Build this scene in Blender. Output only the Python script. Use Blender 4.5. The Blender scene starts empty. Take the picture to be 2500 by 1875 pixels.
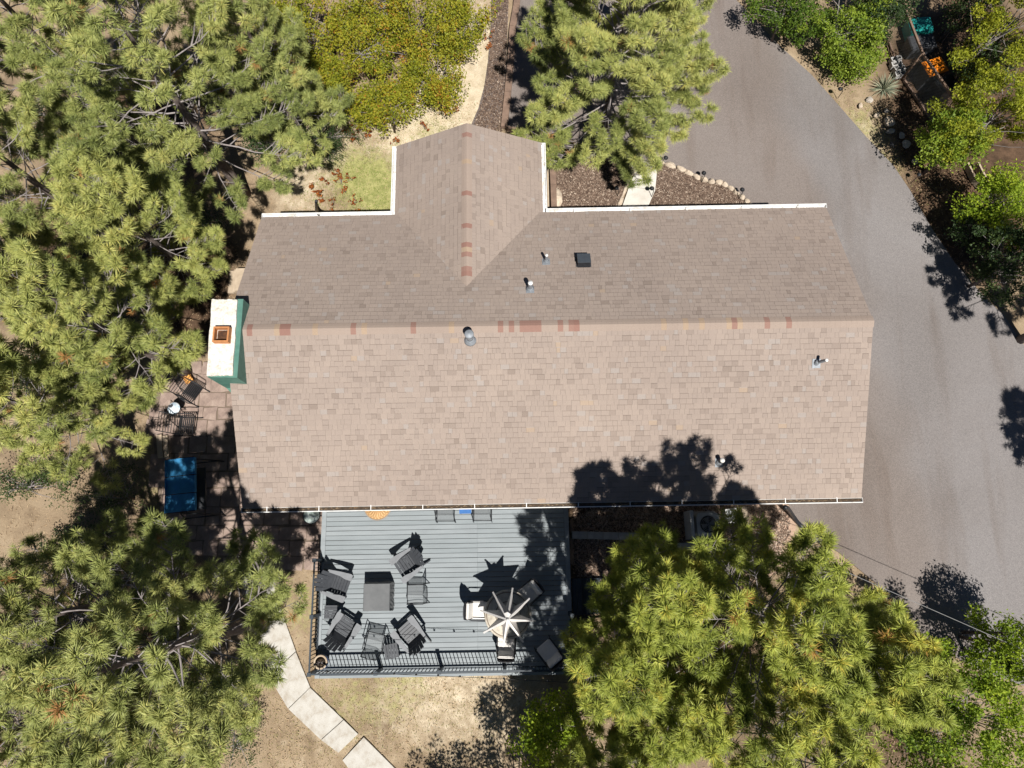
import bpy, bmesh, math, random
import numpy as np
from mathutils import Vector, Matrix

# ------------------------------------------------------------------ camera, sky, sun, exposure
SC = bpy.context.scene
COL = SC.collection
H = 22.5                       # drone height above the yard
TILT = math.radians(13.5)      # tilt of the view away from straight down
FPX = 1720.0                   # focal length in pixels of a 2500 px wide frame
cam_d = bpy.data.cameras.new('camera')
cam_d.sensor_width = 36.0
cam_d.lens = FPX / 2500.0 * 36.0
cam_d.clip_end = 2000.0
cam = bpy.data.objects.new('camera', cam_d)
COL.objects.link(cam)
cam.location = (0, 0, H)
cam.rotation_euler = (TILT, 0, 0)
SC.camera = cam

SUN = Vector((0.18, -0.54, 1.0)).normalized()     # direction towards the sun
world = bpy.data.worlds.new('World')
SC.world = world
world.use_nodes = True
wn = world.node_tree
sky = wn.nodes.new('ShaderNodeTexSky')
sky.sky_type = 'NISHITA'
sky.sun_disc = False
sky.sun_elevation = math.asin(SUN.z)
sky.sun_rotation = math.atan2(SUN.x, SUN.y)
sky.altitude = 2600.0
sky.air_density = 0.55
sky.dust_density = 0.1
wn.links.new(sky.outputs['Color'], wn.nodes['Background'].inputs['Color'])
wn.nodes['Background'].inputs['Strength'].default_value = 0.05

sun_d = bpy.data.lights.new('sun', 'SUN')
sun_d.energy = 5.0
sun_d.angle = math.radians(0.53)
sun_d.color = (1.0, 0.955, 0.89)
sun = bpy.data.objects.new('sun', sun_d)
COL.objects.link(sun)
sun.location = SUN * 60
sun.rotation_euler = SUN.to_track_quat('Z', 'Y').to_euler()

SC.view_settings.view_transform = 'Standard'
SC.view_settings.look = 'None'
SC.view_settings.exposure = 0.58
SC.view_settings.gamma = 1.0
SC.view_settings.use_curve_mapping = False
SC.cycles.max_bounces = 6
SC.cycles.transparent_max_bounces = 12

rng = np.random.default_rng(7)
random.seed(7)
PI = math.pi

# ------------------------------------------------------------------ helpers
def ray(px, py):
    a = (px - 1250.0) / FPX
    b = (py - 937.5) / FPX
    c, s = math.cos(TILT), math.sin(TILT)
    return Vector((a, s - b * c, -c - b * s))

def at(px, py, z=0.0):
    """ground (or height z) point that a photo pixel shows"""
    d = ray(px, py)
    return Vector((0, 0, H)) + d * ((z - H) / d.z)

def on_plane(px, py, p0, n):
    o = Vector((0, 0, H)); d = ray(px, py)
    return o + d * (n.dot(p0 - o) / n.dot(d))

def tag(o, label=None, cat=None, group=None, kind=None):
    if label: o['label'] = label
    if cat: o['category'] = cat
    if group: o['group'] = group
    if kind: o['kind'] = kind
    return o

def link(o, parent=None):
    COL.objects.link(o)
    if parent is not None:
        o.parent = parent
    return o

def thing(name, loc=(0, 0, 0), rz=0.0, label=None, cat=None, group=None, parent=None):
    o = bpy.data.objects.new(name, None)
    o.empty_display_size = 0.2
    o.location = loc
    o.rotation_euler = (0, 0, rz)
    link(o, parent)
    return tag(o, label, cat, group)

def face_rot(fx, fy):
    """rotation for a thing whose front is local +Y and looks along image direction (fx, fy down)"""
    return math.atan2(-fx, -fy)

class MB:
    """collects faces for ONE mesh object"""
    def __init__(s):
        s.v = []; s.f = []; s.sm = []
    def add(s, vs, fs, smooth=False):
        k = len(s.v)
        s.v += [tuple(p) for p in vs]
        s.f += [tuple(i + k for i in f) for f in fs]
        s.sm += [smooth] * len(fs)
        return s
    def box(s, c, d, rz=0.0, rx=0.0, ry=0.0, taper=1.0):
        m = Matrix.Translation(Vector(c)) @ Matrix.Rotation(rz, 4, 'Z') @ Matrix.Rotation(ry, 4, 'Y') @ Matrix.Rotation(rx, 4, 'X')
        hx, hy, hz = d[0] / 2, d[1] / 2, d[2] / 2
        p = []
        for z in (-hz, hz):
            t = taper if z > 0 else 1.0
            for x, y in ((-hx, -hy), (hx, -hy), (hx, hy), (-hx, hy)):
                p.append(m @ Vector((x * t, y * t, z)))
        return s.add(p, [(3, 2, 1, 0), (4, 5, 6, 7), (0, 1, 5, 4), (1, 2, 6, 5), (2, 3, 7, 6), (3, 0, 4, 7)])
    def bar(s, a, b, w, h=None, up=(0, 0, 1)):
        """square bar from a to b"""
        h = w if h is None else h
        a = Vector(a); b = Vector(b)
        d = (b - a).normalized(); up = Vector(up)
        if abs(d.dot(up)) > 0.98: up = Vector((0, 1, 0))
        x = d.cross(up).normalized() * w / 2
        y = x.cross(d).normalized() * h / 2
        p = [a - x - y, a + x - y, a + x + y, a - x + y, b - x - y, b + x - y, b + x + y, b - x + y]
        return s.add(p, [(0, 1, 2, 3), (7, 6, 5, 4), (1, 0, 4, 5), (2, 1, 5, 6), (3, 2, 6, 7), (0, 3, 7, 4)])
    def tube(s, pts, r, n=8, closed=False, caps=True):
        pts = [Vector(p) for p in pts]
        rs = r if isinstance(r, (list, tuple)) else [r] * len(pts)
        k = len(pts); vs = []; fs = []
        prev = None
        for i, p in enumerate(pts):
            if closed: d = pts[(i + 1) % k] - pts[i - 1]
            else: d = pts[min(i + 1, k - 1)] - pts[max(i - 1, 0)]
            d = d.normalized()
            ref = Vector((0, 0, 1)) if abs(d.z) < 0.95 else Vector((0, 1, 0))
            x = d.cross(ref).normalized() if prev is None else (prev - d * prev.dot(d)).normalized()
            prev = x
            y = d.cross(x)
            for j in range(n):
                a = 2 * PI * j / n
                vs.append(p + (x * math.cos(a) + y * math.sin(a)) * rs[i])
        m = k if closed else k - 1
        for i in range(m):
            for j in range(n):
                a = i * n + j; b = i * n + (j + 1) % n
                c = ((i + 1) % k) * n + (j + 1) % n; d = ((i + 1) % k) * n + j
                fs.append((a, b, c, d))
        if caps and not closed:
            fs.append(tuple(reversed(range(n)))); fs.append(tuple(range((k - 1) * n, k * n)))
        return s.add(vs, fs, True)
    def lathe(s, prof, n=24, c=(0, 0, 0), ring=False):
        vs = []; fs = []; k = len(prof)
        for r, z in prof:
            for j in range(n):
                a = 2 * PI * j / n
                vs.append((c[0] + r * math.cos(a), c[1] + r * math.sin(a), c[2] + z))
        for i in range(k - 1):
            for j in range(n):
                fs.append((i * n + j, i * n + (j + 1) % n, (i + 1) * n + (j + 1) % n, (i + 1) * n + j))
        if ring:
            for j in range(n): fs.append(((k - 1) * n + j, (k - 1) * n + (j + 1) % n, (j + 1) % n, j))
            return s.add(vs, fs, True)
        if prof[0][0] > 1e-4: fs.append(tuple(reversed(range(n))))
        if prof[-1][0] > 1e-4: fs.append(tuple(range((k - 1) * n, k * n)))
        return s.add(vs, fs, True)
    def prism(s, poly, z0, z1):
        """vertical prism over a plan polygon"""
        n = len(poly)
        ar = sum(poly[i][0] * poly[(i + 1) % n][1] - poly[(i + 1) % n][0] * poly[i][1] for i in range(n))
        if ar < 0: poly = poly[::-1]
        vs = [(p[0], p[1], z0) for p in poly] + [(p[0], p[1], z1) for p in poly]
        fs = [tuple(reversed(range(n))), tuple(range(n, 2 * n))]
        fs += [(i, (i + 1) % n, n + (i + 1) % n, n + i) for i in range(n)]
        return s.add(vs, fs)
    def mesh(s, name, mat):
        me = bpy.data.meshes.new(name)
        me.from_pydata(s.v, [], s.f)
        me.polygons.foreach_set('use_smooth', s.sm)
        me.materials.append(mat)
        me.update()
        return me
    def build(s, name, mat, parent=None, loc=None, rz=None):
        o = bpy.data.objects.new(name, s.mesh(name, mat))
        if loc is not None: o.location = loc
        if rz is not None: o.rotation_euler = (0, 0, rz)
        return link(o, parent)

def copy_tree(o, parent=None):
    c = o.copy(); link(c, parent)
    for ch in o.children: copy_tree(ch, c)
    return c

def np_mesh(name, V, T, mat, tone=None, smooth=False):
    """triangle soup / quads from numpy arrays; tone = one value per vertex"""
    me = bpy.data.meshes.new(name)
    V = np.ascontiguousarray(V, dtype=np.float32); T = np.ascontiguousarray(T, dtype=np.int32)
    k = T.shape[1]
    me.vertices.add(len(V)); me.vertices.foreach_set('co', V.ravel())
    me.loops.add(T.size); me.loops.foreach_set('vertex_index', T.ravel())
    me.polygons.add(len(T))
    me.polygons.foreach_set('loop_start', np.arange(0, T.size, k, dtype=np.int32))
    me.polygons.foreach_set('loop_total', np.full(len(T), k, dtype=np.int32))
    me.polygons.foreach_set('use_smooth', np.full(len(T), bool(smooth)))
    if tone is not None:
        a = me.attributes.new('tone', 'FLOAT', 'POINT')
        a.data.foreach_set('value', np.ascontiguousarray(tone, dtype=np.float32))
    me.materials.append(mat)
    me.update(calc_edges=True)
    return me

# ------------------------------------------------------------------ materials
def new_mat(name):
    m = bpy.data.materials.new(name); m.use_nodes = True
    return m, m.node_tree, m.node_tree.nodes['Principled BSDF']

def ramp_node(nt, stops):
    r = nt.nodes.new('ShaderNodeValToRGB')
    e = r.color_ramp.elements
    while len(e) < len(stops): e.new(0.5)
    for el, (p, c) in zip(e, stops):
        el.position = p; el.color = (*c, 1)
    return r

def noise(nt, scale, detail=4, rough=0.6, vec=None, dist=0.0):
    n = nt.nodes.new('ShaderNodeTexNoise')
    n.inputs['Scale'].default_value = scale
    n.inputs['Detail'].default_value = detail
    n.inputs['Roughness'].default_value = rough
    n.inputs['Distortion'].default_value = dist
    if vec is not None: nt.links.new(vec, n.inputs['Vector'])
    return n

def mix(nt, fac, a, b, mode='MIX'):
    m = nt.nodes.new('ShaderNodeMix'); m.data_type = 'RGBA'; m.blend_type = mode
    for sock, val in ((0, fac), (6, a), (7, b)):
        if hasattr(val, 'default_value') or hasattr(val, 'is_linked'): nt.links.new(val, m.inputs[sock])
        elif sock == 0: m.inputs[0].default_value = val
        else: m.inputs[sock].default_value = (*val, 1)
    return m.outputs[2]

def pmat(name, c1, c2=None, scale=6.0, rough=0.7, bump=0.0, bscale=60.0, metal=0.0, spec=0.35, c3=None, fine=0.0, coord='Object'):
    """procedural material: two or three tones by noise, a fine speckle and relief"""
    m, nt, b = new_mat(name)
    tc = nt.nodes.new('ShaderNodeTexCoord')
    c2 = c2 or tuple(x * 0.82 for x in c1)
    n = noise(nt, scale, 6, 0.65, tc.outputs[coord])
    st = [(0.32, c2), (0.62, c1)] if c3 is None else [(0.28, c2), (0.5, c1), (0.72, c3)]
    col = ramp_node(nt, st); nt.links.new(n.outputs['Fac'], col.inputs['Fac'])
    out = col.outputs['Color']
    nf = noise(nt, bscale, 3, 0.7, tc.outputs[coord])
    if fine:
        fr = ramp_node(nt, [(0.3, (1 - fine,) * 3), (0.7, (1 + fine,) * 3)])
        nt.links.new(nf.outputs['Fac'], fr.inputs['Fac'])
        out = mix(nt, 1.0, out, fr.outputs['Color'], 'MULTIPLY')
    nt.links.new(out, b.inputs['Base Color'])
    b.inputs['Roughness'].default_value = rough
    b.inputs['Metallic'].default_value = metal
    b.inputs['Specular IOR Level'].default_value = spec
    if bump:
        bp = nt.nodes.new('ShaderNodeBump'); bp.inputs['Strength'].default_value = bump
        bp.inputs['Distance'].default_value = 0.01
        nt.links.new(nf.outputs['Fac'], bp.inputs['Height']); nt.links.new(bp.outputs['Normal'], b.inputs['Normal'])
    return m

def board_mat():
    m, nt, b = new_mat('deck_paint')
    geo = nt.nodes.new('ShaderNodeNewGeometry'); oi = nt.nodes.new('ShaderNodeObjectInfo')
    mp = nt.nodes.new('ShaderNodeMapping'); mp.inputs['Scale'].default_value = (0.7, 5.0, 1.0); nt.links.new(geo.outputs['Position'], mp.inputs['Vector'])
    n = noise(nt, 1.3, 6, 0.7, mp.outputs[0])
    r = ramp_node(nt, [(0.3, (0.198, 0.222, 0.236)), (0.55, (0.228, 0.256, 0.272)), (0.75, (0.256, 0.282, 0.296))]); nt.links.new(n.outputs['Fac'], r.inputs['Fac'])
    v = ramp_node(nt, [(0.0, (0.92, 0.93, 0.93)), (1.0, (1.06, 1.05, 1.05))]); nt.links.new(oi.outputs['Random'], v.inputs['Fac'])
    c = mix(nt, 1.0, r.outputs['Color'], v.outputs['Color'], 'MULTIPLY')
    w = noise(nt, 9.0, 5, 0.8, geo.outputs['Position'])
    wr = ramp_node(nt, [(0.66, (0, 0, 0)), (0.74, (0.5, 0.5, 0.5))]); nt.links.new(w.outputs['Fac'], wr.inputs['Fac'])
    c = mix(nt, wr.outputs['Color'], c, (0.19, 0.18, 0.16))      # scuffs and dirt
    nt.links.new(c, b.inputs['Base Color'])
    b.inputs['Roughness'].default_value = 0.6; b.inputs['Specular IOR Level'].default_value = 0.3
    return m

def leaf_mat(name, stops, transl=0.35, rough=0.5):
    """foliage: colour from the per-leaf tone, some light passing through"""
    m, nt, b = new_mat(name)
    a = nt.nodes.new('ShaderNodeAttribute'); a.attribute_name = 'tone'
    r = ramp_node(nt, stops); nt.links.new(a.outputs['Fac'], r.inputs['Fac'])
    nt.links.new(r.outputs['Color'], b.inputs['Base Color'])
    b.inputs['Roughness'].default_value = rough
    b.inputs['Specular IOR Level'].default_value = 0.25
    t = nt.nodes.new('ShaderNodeBsdfTranslucent'); nt.links.new(r.outputs['Color'], t.inputs['Color'])
    mx = nt.nodes.new('ShaderNodeMixShader'); mx.inputs[0].default_value = transl
    nt.links.new(b.outputs[0], mx.inputs[1]); nt.links.new(t.outputs[0], mx.inputs[2])
    nt.links.new(mx.outputs[0], nt.nodes['Material Output'].inputs['Surface'])
    return m

def shingle_mat(name, stops):
    m, nt, b = new_mat(name)
    a = nt.nodes.new('ShaderNodeAttribute'); a.attribute_name = 'tone'
    geo = nt.nodes.new('ShaderNodeNewGeometry')
    r = ramp_node(nt, stops); nt.links.new(a.outputs['Fac'], r.inputs['Fac'])
    big = noise(nt, 0.35, 3, 0.5, geo.outputs['Position'])
    br = ramp_node(nt, [(0.3, (0.93, 0.92, 0.92)), (0.7, (1.05, 1.04, 1.03))]); nt.links.new(big.outputs['Fac'], br.inputs['Fac'])
    gr = noise(nt, 130, 2, 0.8, geo.outputs['Position'])
    grr = ramp_node(nt, [(0.25, (0.72, 0.71, 0.71)), (0.75, (1.22, 1.22, 1.22))]); nt.links.new(gr.outputs['Fac'], grr.inputs['Fac'])
    c = mix(nt, 1.0, r.outputs['Color'], br.outputs['Color'], 'MULTIPLY')
    c = mix(nt, 1.0, c, grr.outputs['Color'], 'MULTIPLY')
    nt.links.new(c, b.inputs['Base Color'])
    b.inputs['Roughness'].default_value = 0.9
    b.inputs['Specular IOR Level'].default_value = 0.2
    return m

M = {}
M['shingle'] = shingle_mat('roof_shingle', [(0.0, (0.158, 0.128, 0.109)), (0.25, (0.218, 0.178, 0.152)), (0.5, (0.264, 0.219, 0.190)), (0.75, (0.290, 0.240, 0.206)), (0.9, (0.280, 0.250, 0.230)), (1.0, (0.305, 0.24, 0.186))])
M['ridge'] = shingle_mat('ridge_shingle', [(0.0, (0.225, 0.128, 0.104)), (0.3, (0.245, 0.155, 0.126)), (0.4, (0.27, 0.217, 0.183)), (0.8, (0.288, 0.235, 0.199)), (1.0, (0.31, 0.236, 0.172))])
M['white'] = pmat('white_painted_metal', (0.66, 0.66, 0.65), (0.46, 0.44, 0.40), 4, 0.4, 0.05, 40, c3=(0.7, 0.7, 0.69))
M['soffit'] = pmat('house_siding', (0.42, 0.42, 0.38), (0.36, 0.36, 0.33), 3, 0.7)
M['green'] = pmat('green_masonry_paint', (0.085, 0.19, 0.155), (0.06, 0.15, 0.12), 5, 0.6, 0.15, 30)
M['chim'] = pmat('white_chimney_coat', (0.60, 0.57, 0.51), (0.36, 0.32, 0.26), 8, 0.8, 0.4, 25, fine=0.16, c3=(0.66, 0.63, 0.58))
M['terra'] = pmat('terracotta', (0.46, 0.20, 0.075), (0.36, 0.15, 0.055), 7, 0.7, 0.1)
M['galv'] = pmat('galvanised_metal', (0.25, 0.27, 0.295), (0.18, 0.2, 0.22), 9, 0.6, 0.05, metal=0.15)
M['black'] = pmat('black_plastic', (0.016, 0.018, 0.022), (0.010, 0.011, 0.014), 8, 0.45)
M['dkmetal'] = pmat('dark_iron', (0.022, 0.024, 0.028), (0.014, 0.015, 0.018), 12, 0.5, metal=0.2)
M['grey'] = pmat('slate_grey_metal', (0.055, 0.066, 0.08), (0.045, 0.053, 0.064), 8, 0.45)
M['board'] = board_mat()
M['rail'] = pmat('railing_paint', (0.035, 0.047, 0.06), (0.026, 0.036, 0.046), 6, 0.5)
M['lumber'] = pmat('adirondack_grey', (0.062, 0.067, 0.076), (0.046, 0.05, 0.058), 5, 0.55, 0.08, 50)
M['arm'] = pmat('adirondack_arm_grey', (0.19, 0.2, 0.215), (0.15, 0.158, 0.17), 5, 0.5, 0.05, 50)
M['cover'] = pmat('grey_canvas_cover', (0.135, 0.14, 0.145), (0.105, 0.11, 0.115), 3, 0.85, 0.25, 30)
M['cushion'] = pmat('pale_cushion', (0.70, 0.68, 0.65), (0.62, 0.60, 0.57), 5, 0.85, 0.1, 60)
M['canopy_white'] = pmat('parasol_fabric', (0.66, 0.64, 0.62), (0.56, 0.54, 0.52), 4, 0.85)
M['blue'] = pmat('blue_canvas', (0.035, 0.21, 0.42), (0.026, 0.165, 0.34), 5, 0.8, 0.2, 18)
M['bluepl'] = pmat('blue_plastic', (0.035, 0.13, 0.36), None, 5, 0.5)
M['bluepot'] = pmat('blue_glaze', (0.03, 0.09, 0.22), (0.02, 0.05, 0.13), 8, 0.25, spec=0.6)
M['rattan'] = pmat('rattan', (0.52, 0.34, 0.17), (0.42, 0.26, 0.12), 12, 0.7, 0.1)
M['wood'] = pmat('weathered_timber', (0.20, 0.135, 0.10), (0.13, 0.088, 0.066), 4, 0.85, 0.3, 25, fine=0.12)
M['palewood'] = pmat('pale_timber', (0.42, 0.34, 0.25), (0.33, 0.26, 0.19), 4, 0.8, 0.2)
M['concrete'] = pmat('pale_concrete', (0.55, 0.53, 0.49), (0.44, 0.41, 0.36), 2.2, 0.9, 0.3, 40, fine=0.08, coord='Generated')
M['path'] = pmat('worn_path_concrete', (0.42, 0.40, 0.36), (0.30, 0.255, 0.20), 3.0, 0.9, 0.3, 50, fine=0.14, c3=(0.48, 0.465, 0.43), coord='Object')
M['block'] = pmat('concrete_block', (0.40, 0.39, 0.38), (0.30, 0.29, 0.28), 6, 0.9, 0.4, 40, fine=0.12)
M['flag'] = pmat('flagstone', (0.255, 0.19, 0.16), (0.175, 0.13, 0.11), 2.5, 0.9, 0.3, 35, c3=(0.35, 0.275, 0.23), fine=0.14)
M['stone'] = pmat('edging_stone', (0.50, 0.42, 0.33), (0.36, 0.29, 0.22), 7, 0.9, 0.5, 25, fine=0.15)
M['paleston'] = pmat('pale_rock', (0.42, 0.385, 0.34), (0.25, 0.215, 0.18), 6, 0.9, 0.5, 20, fine=0.15)
M['soil'] = pmat('dark_soil', (0.07, 0.05, 0.035), (0.04, 0.03, 0.02), 10, 1.0, 0.5)
M['teal'] = pmat('teal_plastic', (0.015, 0.24, 0.22), (0.012, 0.17, 0.16), 6, 0.45)
M['orange'] = pmat('orange_plastic', (0.75, 0.22, 0.012), (0.62, 0.17, 0.01), 5, 0.45)
M['dkgrey'] = pmat('dark_grey_plastic', (0.05, 0.053, 0.06), None, 5, 0.5)
M['hvac'] = pmat('hvac_enamel', (0.48, 0.50, 0.50), (0.40, 0.42, 0.42), 4, 0.45)
M['bark'] = pmat('pine_bark', (0.155, 0.125, 0.112), (0.085, 0.066, 0.058), 9, 0.95, 0.6, 18)
M['twig'] = pmat('grey_twigs', (0.27, 0.245, 0.24), (0.18, 0.155, 0.15), 6, 0.9)
M['mulch'] = pmat('mulch_bed', (0.115, 0.078, 0.058), (0.055, 0.036, 0.028), 22, 1.0, 0.8, 70, c3=(0.20, 0.145, 0.11), fine=0.35)
M['mulchdk'] = pmat('dark_mulch_strip', (0.12, 0.095, 0.085), (0.065, 0.05, 0.045), 24, 1.0, 0.8, 70, c3=(0.22, 0.19, 0.17), fine=0.3)
M['gravel'] = pmat('pink_gravel', (0.42, 0.30, 0.225), (0.30, 0.20, 0.145), 26, 1.0, 0.8, 80, fine=0.25)
M['cable'] = pmat('cable_black', (0.02, 0.02, 0.022), None, 5, 0.6)
M['cablelt'] = pmat('cable_aluminium', (0.2, 0.2, 0.2), None, 5, 0.6)
M['tabletop'] = pmat('stone_table_top', (0.46, 0.42, 0.35), (0.30, 0.26, 0.21), 9, 0.6, 0.1, 60, c3=(0.58, 0.54, 0.46), fine=0.12)
M['mosaic'] = pmat('mosaic_top', (0.55, 0.63, 0.70), (0.25, 0.38, 0.52), 12, 0.4, c3=(0.75, 0.76, 0.76))
M['wicker'] = pmat('dark_wicker', (0.03, 0.031, 0.036), (0.018, 0.018, 0.022), 40, 0.6, 0.3, 80)
M['bulb'] = pmat('bulb_glass', (0.05, 0.05, 0.05), None, 5, 0.2)
M['glasstop'] = pmat('frosted_glass_top', (0.42, 0.50, 0.47), (0.14, 0.19, 0.18), 5, 0.15, c3=(0.68, 0.72, 0.70), spec=0.7)

def mesh_fabric(name, col, alpha):
    m, nt, b = new_mat(name)
    b.inputs['Base Color'].default_value = (*col, 1); b.inputs['Roughness'].default_value = 0.7
    tc = nt.nodes.new('ShaderNodeTexCoord')
    n = noise(nt, 90, 2, 0.5, tc.outputs['Object'])
    r = nt.nodes.new('ShaderNodeMapRange'); r.inputs[1].default_value = 0.3; r.inputs[2].default_value = 0.7
    r.inputs[3].default_value = alpha - 0.15; r.inputs[4].default_value = alpha + 0.15
    nt.links.new(n.outputs['Fac'], r.inputs[0]); nt.links.new(r.outputs[0], b.inputs['Alpha'])
    return m
M['sling'] = mesh_fabric('sling_mesh', (0.16, 0.175, 0.185), 0.62)

def chainlink_mat():
    m, nt, b = new_mat('chain_link')
    return m

NEEDLE = {
    'a': leaf_mat('pine_needles', [(0.0, (0.075, 0.105, 0.03)), (0.35, (0.20, 0.235, 0.065)), (0.65, (0.35, 0.375, 0.11)), (0.9, (0.46, 0.46, 0.14)), (0.97, (0.50, 0.44, 0.12)), (1.0, (0.38, 0.20, 0.07))], 0.2),
    'b': leaf_mat('pine_needles_yellow', [(0.0, (0.065, 0.088, 0.016)), (0.35, (0.19, 0.235, 0.04)), (0.65, (0.335, 0.38, 0.07)), (0.9, (0.455, 0.455, 0.085)), (0.97, (0.56, 0.44, 0.07)), (1.0, (0.40, 0.22, 0.06))], 0.2),
    'c': leaf_mat('pine_needles_deep', [(0.0, (0.065, 0.092, 0.028)), (0.35, (0.18, 0.215, 0.062)), (0.65, (0.315, 0.345, 0.105)), (0.9, (0.42, 0.425, 0.135)), (0.97, (0.46, 0.40, 0.12)), (1.0, (0.36, 0.19, 0.07))], 0.2),
}
LEAF = {
    'oak': leaf_mat('oak_leaves', [(0.0, (0.12, 0.15, 0.015)), (0.3, (0.24, 0.27, 0.024)), (0.6, (0.35, 0.345, 0.03)), (0.85, (0.42, 0.33, 0.035)), (1.0, (0.36, 0.15, 0.025))], 0.4),
    'green': leaf_mat('green_leaves', [(0.0, (0.06, 0.11, 0.014)), (0.5, (0.14, 0.22, 0.025)), (1.0, (0.28, 0.36, 0.04))], 0.4),
    'lime': leaf_mat('lime_leaves', [(0.0, (0.10, 0.17, 0.014)), (0.5, (0.24, 0.34, 0.025)), (1.0, (0.40, 0.48, 0.04))], 0.45),
    'yellow': leaf_mat('yellow_green_leaves', [(0.0, (0.12, 0.15, 0.014)), (0.5, (0.28, 0.315, 0.024)), (1.0, (0.44, 0.44, 0.04))], 0.45),
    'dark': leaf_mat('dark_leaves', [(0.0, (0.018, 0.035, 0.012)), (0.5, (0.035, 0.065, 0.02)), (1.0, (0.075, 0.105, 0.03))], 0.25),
    'red': leaf_mat('russet_leaves', [(0.0, (0.16, 0.035, 0.012)), (0.5, (0.30, 0.085, 0.02)), (1.0, (0.40, 0.16, 0.035))], 0.35),
    'yucca': leaf_mat('yucca_blades', [(0.0, (0.16, 0.19, 0.13)), (0.5, (0.28, 0.31, 0.22)), (1.0, (0.45, 0.43, 0.30))], 0.2),
    'grass': leaf_mat('lawn_grass', [(0.0, (0.12, 0.19, 0.03)), (0.4, (0.22, 0.27, 0.055)), (0.7, (0.38, 0.34, 0.13)), (1.0, (0.52, 0.43, 0.24))], 0.3),
    'chip': leaf_mat('wood_chips', [(0.0, (0.05, 0.032, 0.024)), (0.5, (0.13, 0.088, 0.064)), (0.85, (0.25, 0.185, 0.14)), (1.0, (0.42, 0.34, 0.27))], 0.0, 0.9),
    'litter': leaf_mat('ground_litter', [(0.0, (0.14, 0.085, 0.05)), (0.5, (0.32, 0.22, 0.13)), (1.0, (0.5, 0.38, 0.24))], 0.1, 0.9),
}

def asphalt_mat():
    m, nt, b = new_mat('asphalt')
    geo = nt.nodes.new('ShaderNodeNewGeometry'); pos = geo.outputs['Position']
    big = noise(nt, 0.22, 3, 0.5, pos, 0.6)
    r = ramp_node(nt, [(0.35, (0.160, 0.147, 0.143)), (0.55, (0.180, 0.167, 0.164)), (0.7, (0.192, 0.181, 0.180))]); nt.links.new(big.outputs['Fac'], r.inputs['Fac'])
    sp = noise(nt, 38, 4, 0.9, pos)
    rs = ramp_node(nt, [(0.32, (0.62, 0.62, 0.62)), (0.5, (1, 1, 1)), (0.68, (1.45, 1.43, 1.4))]); nt.links.new(sp.outputs['Fac'], rs.inputs['Fac'])
    c = mix(nt, 1.0, r.outputs['Color'], rs.outputs['Color'], 'MULTIPLY')
    # brown dust washed down the drive on the house side, ending along a wavering line
    sx = nt.nodes.new('ShaderNodeSeparateXYZ'); nt.links.new(pos, sx.inputs[0])
    wv = noise(nt, 0.30, 2, 0.4, pos)
    def mth(op, a, b_):
        n_ = nt.nodes.new('ShaderNodeMath'); n_.operation = op
        for k_, v_ in enumerate((a, b_)):
            if isinstance(v_, (int, float)): n_.inputs[k_].default_value = v_
            else: nt.links.new(v_, n_.inputs[k_])
        return n_.outputs[0]
    edge = mth('ADD', mth('MULTIPLY', sx.outputs['Y'], 0.20), mth('MULTIPLY', wv.outputs['Fac'], 3.0))
    edge = mth('ADD', sx.outputs['X'], edge)
    mr = nt.nodes.new('ShaderNodeMapRange'); mr.interpolation_type = 'SMOOTHSTEP'
    mr.inputs[1].default_value = 14.0; mr.inputs[2].default_value = 15.6; mr.inputs[3].default_value = 1.0; mr.inputs[4].default_value = 0.0
    nt.links.new(edge, mr.inputs[0])
    c = mix(nt, mr.outputs[0], c, mix(nt, 1.0, c, (0.94, 0.87, 0.81), 'MULTIPLY'))
    mp = nt.nodes.new('ShaderNodeMapping'); mp.inputs['Rotation'].default_value = (0, 0, 0.35); mp.inputs['Scale'].default_value = (0.9, 0.13, 1)
    nt.links.new(pos, mp.inputs['Vector'])
    st = noise(nt, 1.0, 4, 0.6, mp.outputs[0], 0.3)
    sr = ramp_node(nt, [(0.52, (0, 0, 0)), (0.74, (1, 1, 1))]); nt.links.new(st.outputs['Fac'], sr.inputs['Fac'])
    c = mix(nt, sr.outputs['Color'], c, mix(nt, 1.0, c, (0.80, 0.75, 0.71), 'MULTIPLY'))
    ol = noise(nt, 1.6, 2, 0.5, pos)
    orr = ramp_node(nt, [(0.77, (0, 0, 0)), (0.80, (0.7, 0.7, 0.7))]); nt.links.new(ol.outputs['Fac'], orr.inputs['Fac'])
    c = mix(nt, orr.outputs['Color'], c, (0.07, 0.066, 0.064))
    nt.links.new(c, b.inputs['Base Color'])
    b.inputs['Roughness'].default_value = 0.9; b.inputs['Specular IOR Level'].default_value = 0.25
    bp = nt.nodes.new('ShaderNodeBump'); bp.inputs['Strength'].default_value = 0.5; bp.inputs['Distance'].default_value = 0.006
    nt.links.new(sp.outputs['Fac'], bp.inputs['Height']); nt.links.new(bp.outputs['Normal'], b.inputs['Normal'])
    return m
M['asphalt'] = asphalt_mat()

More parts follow.
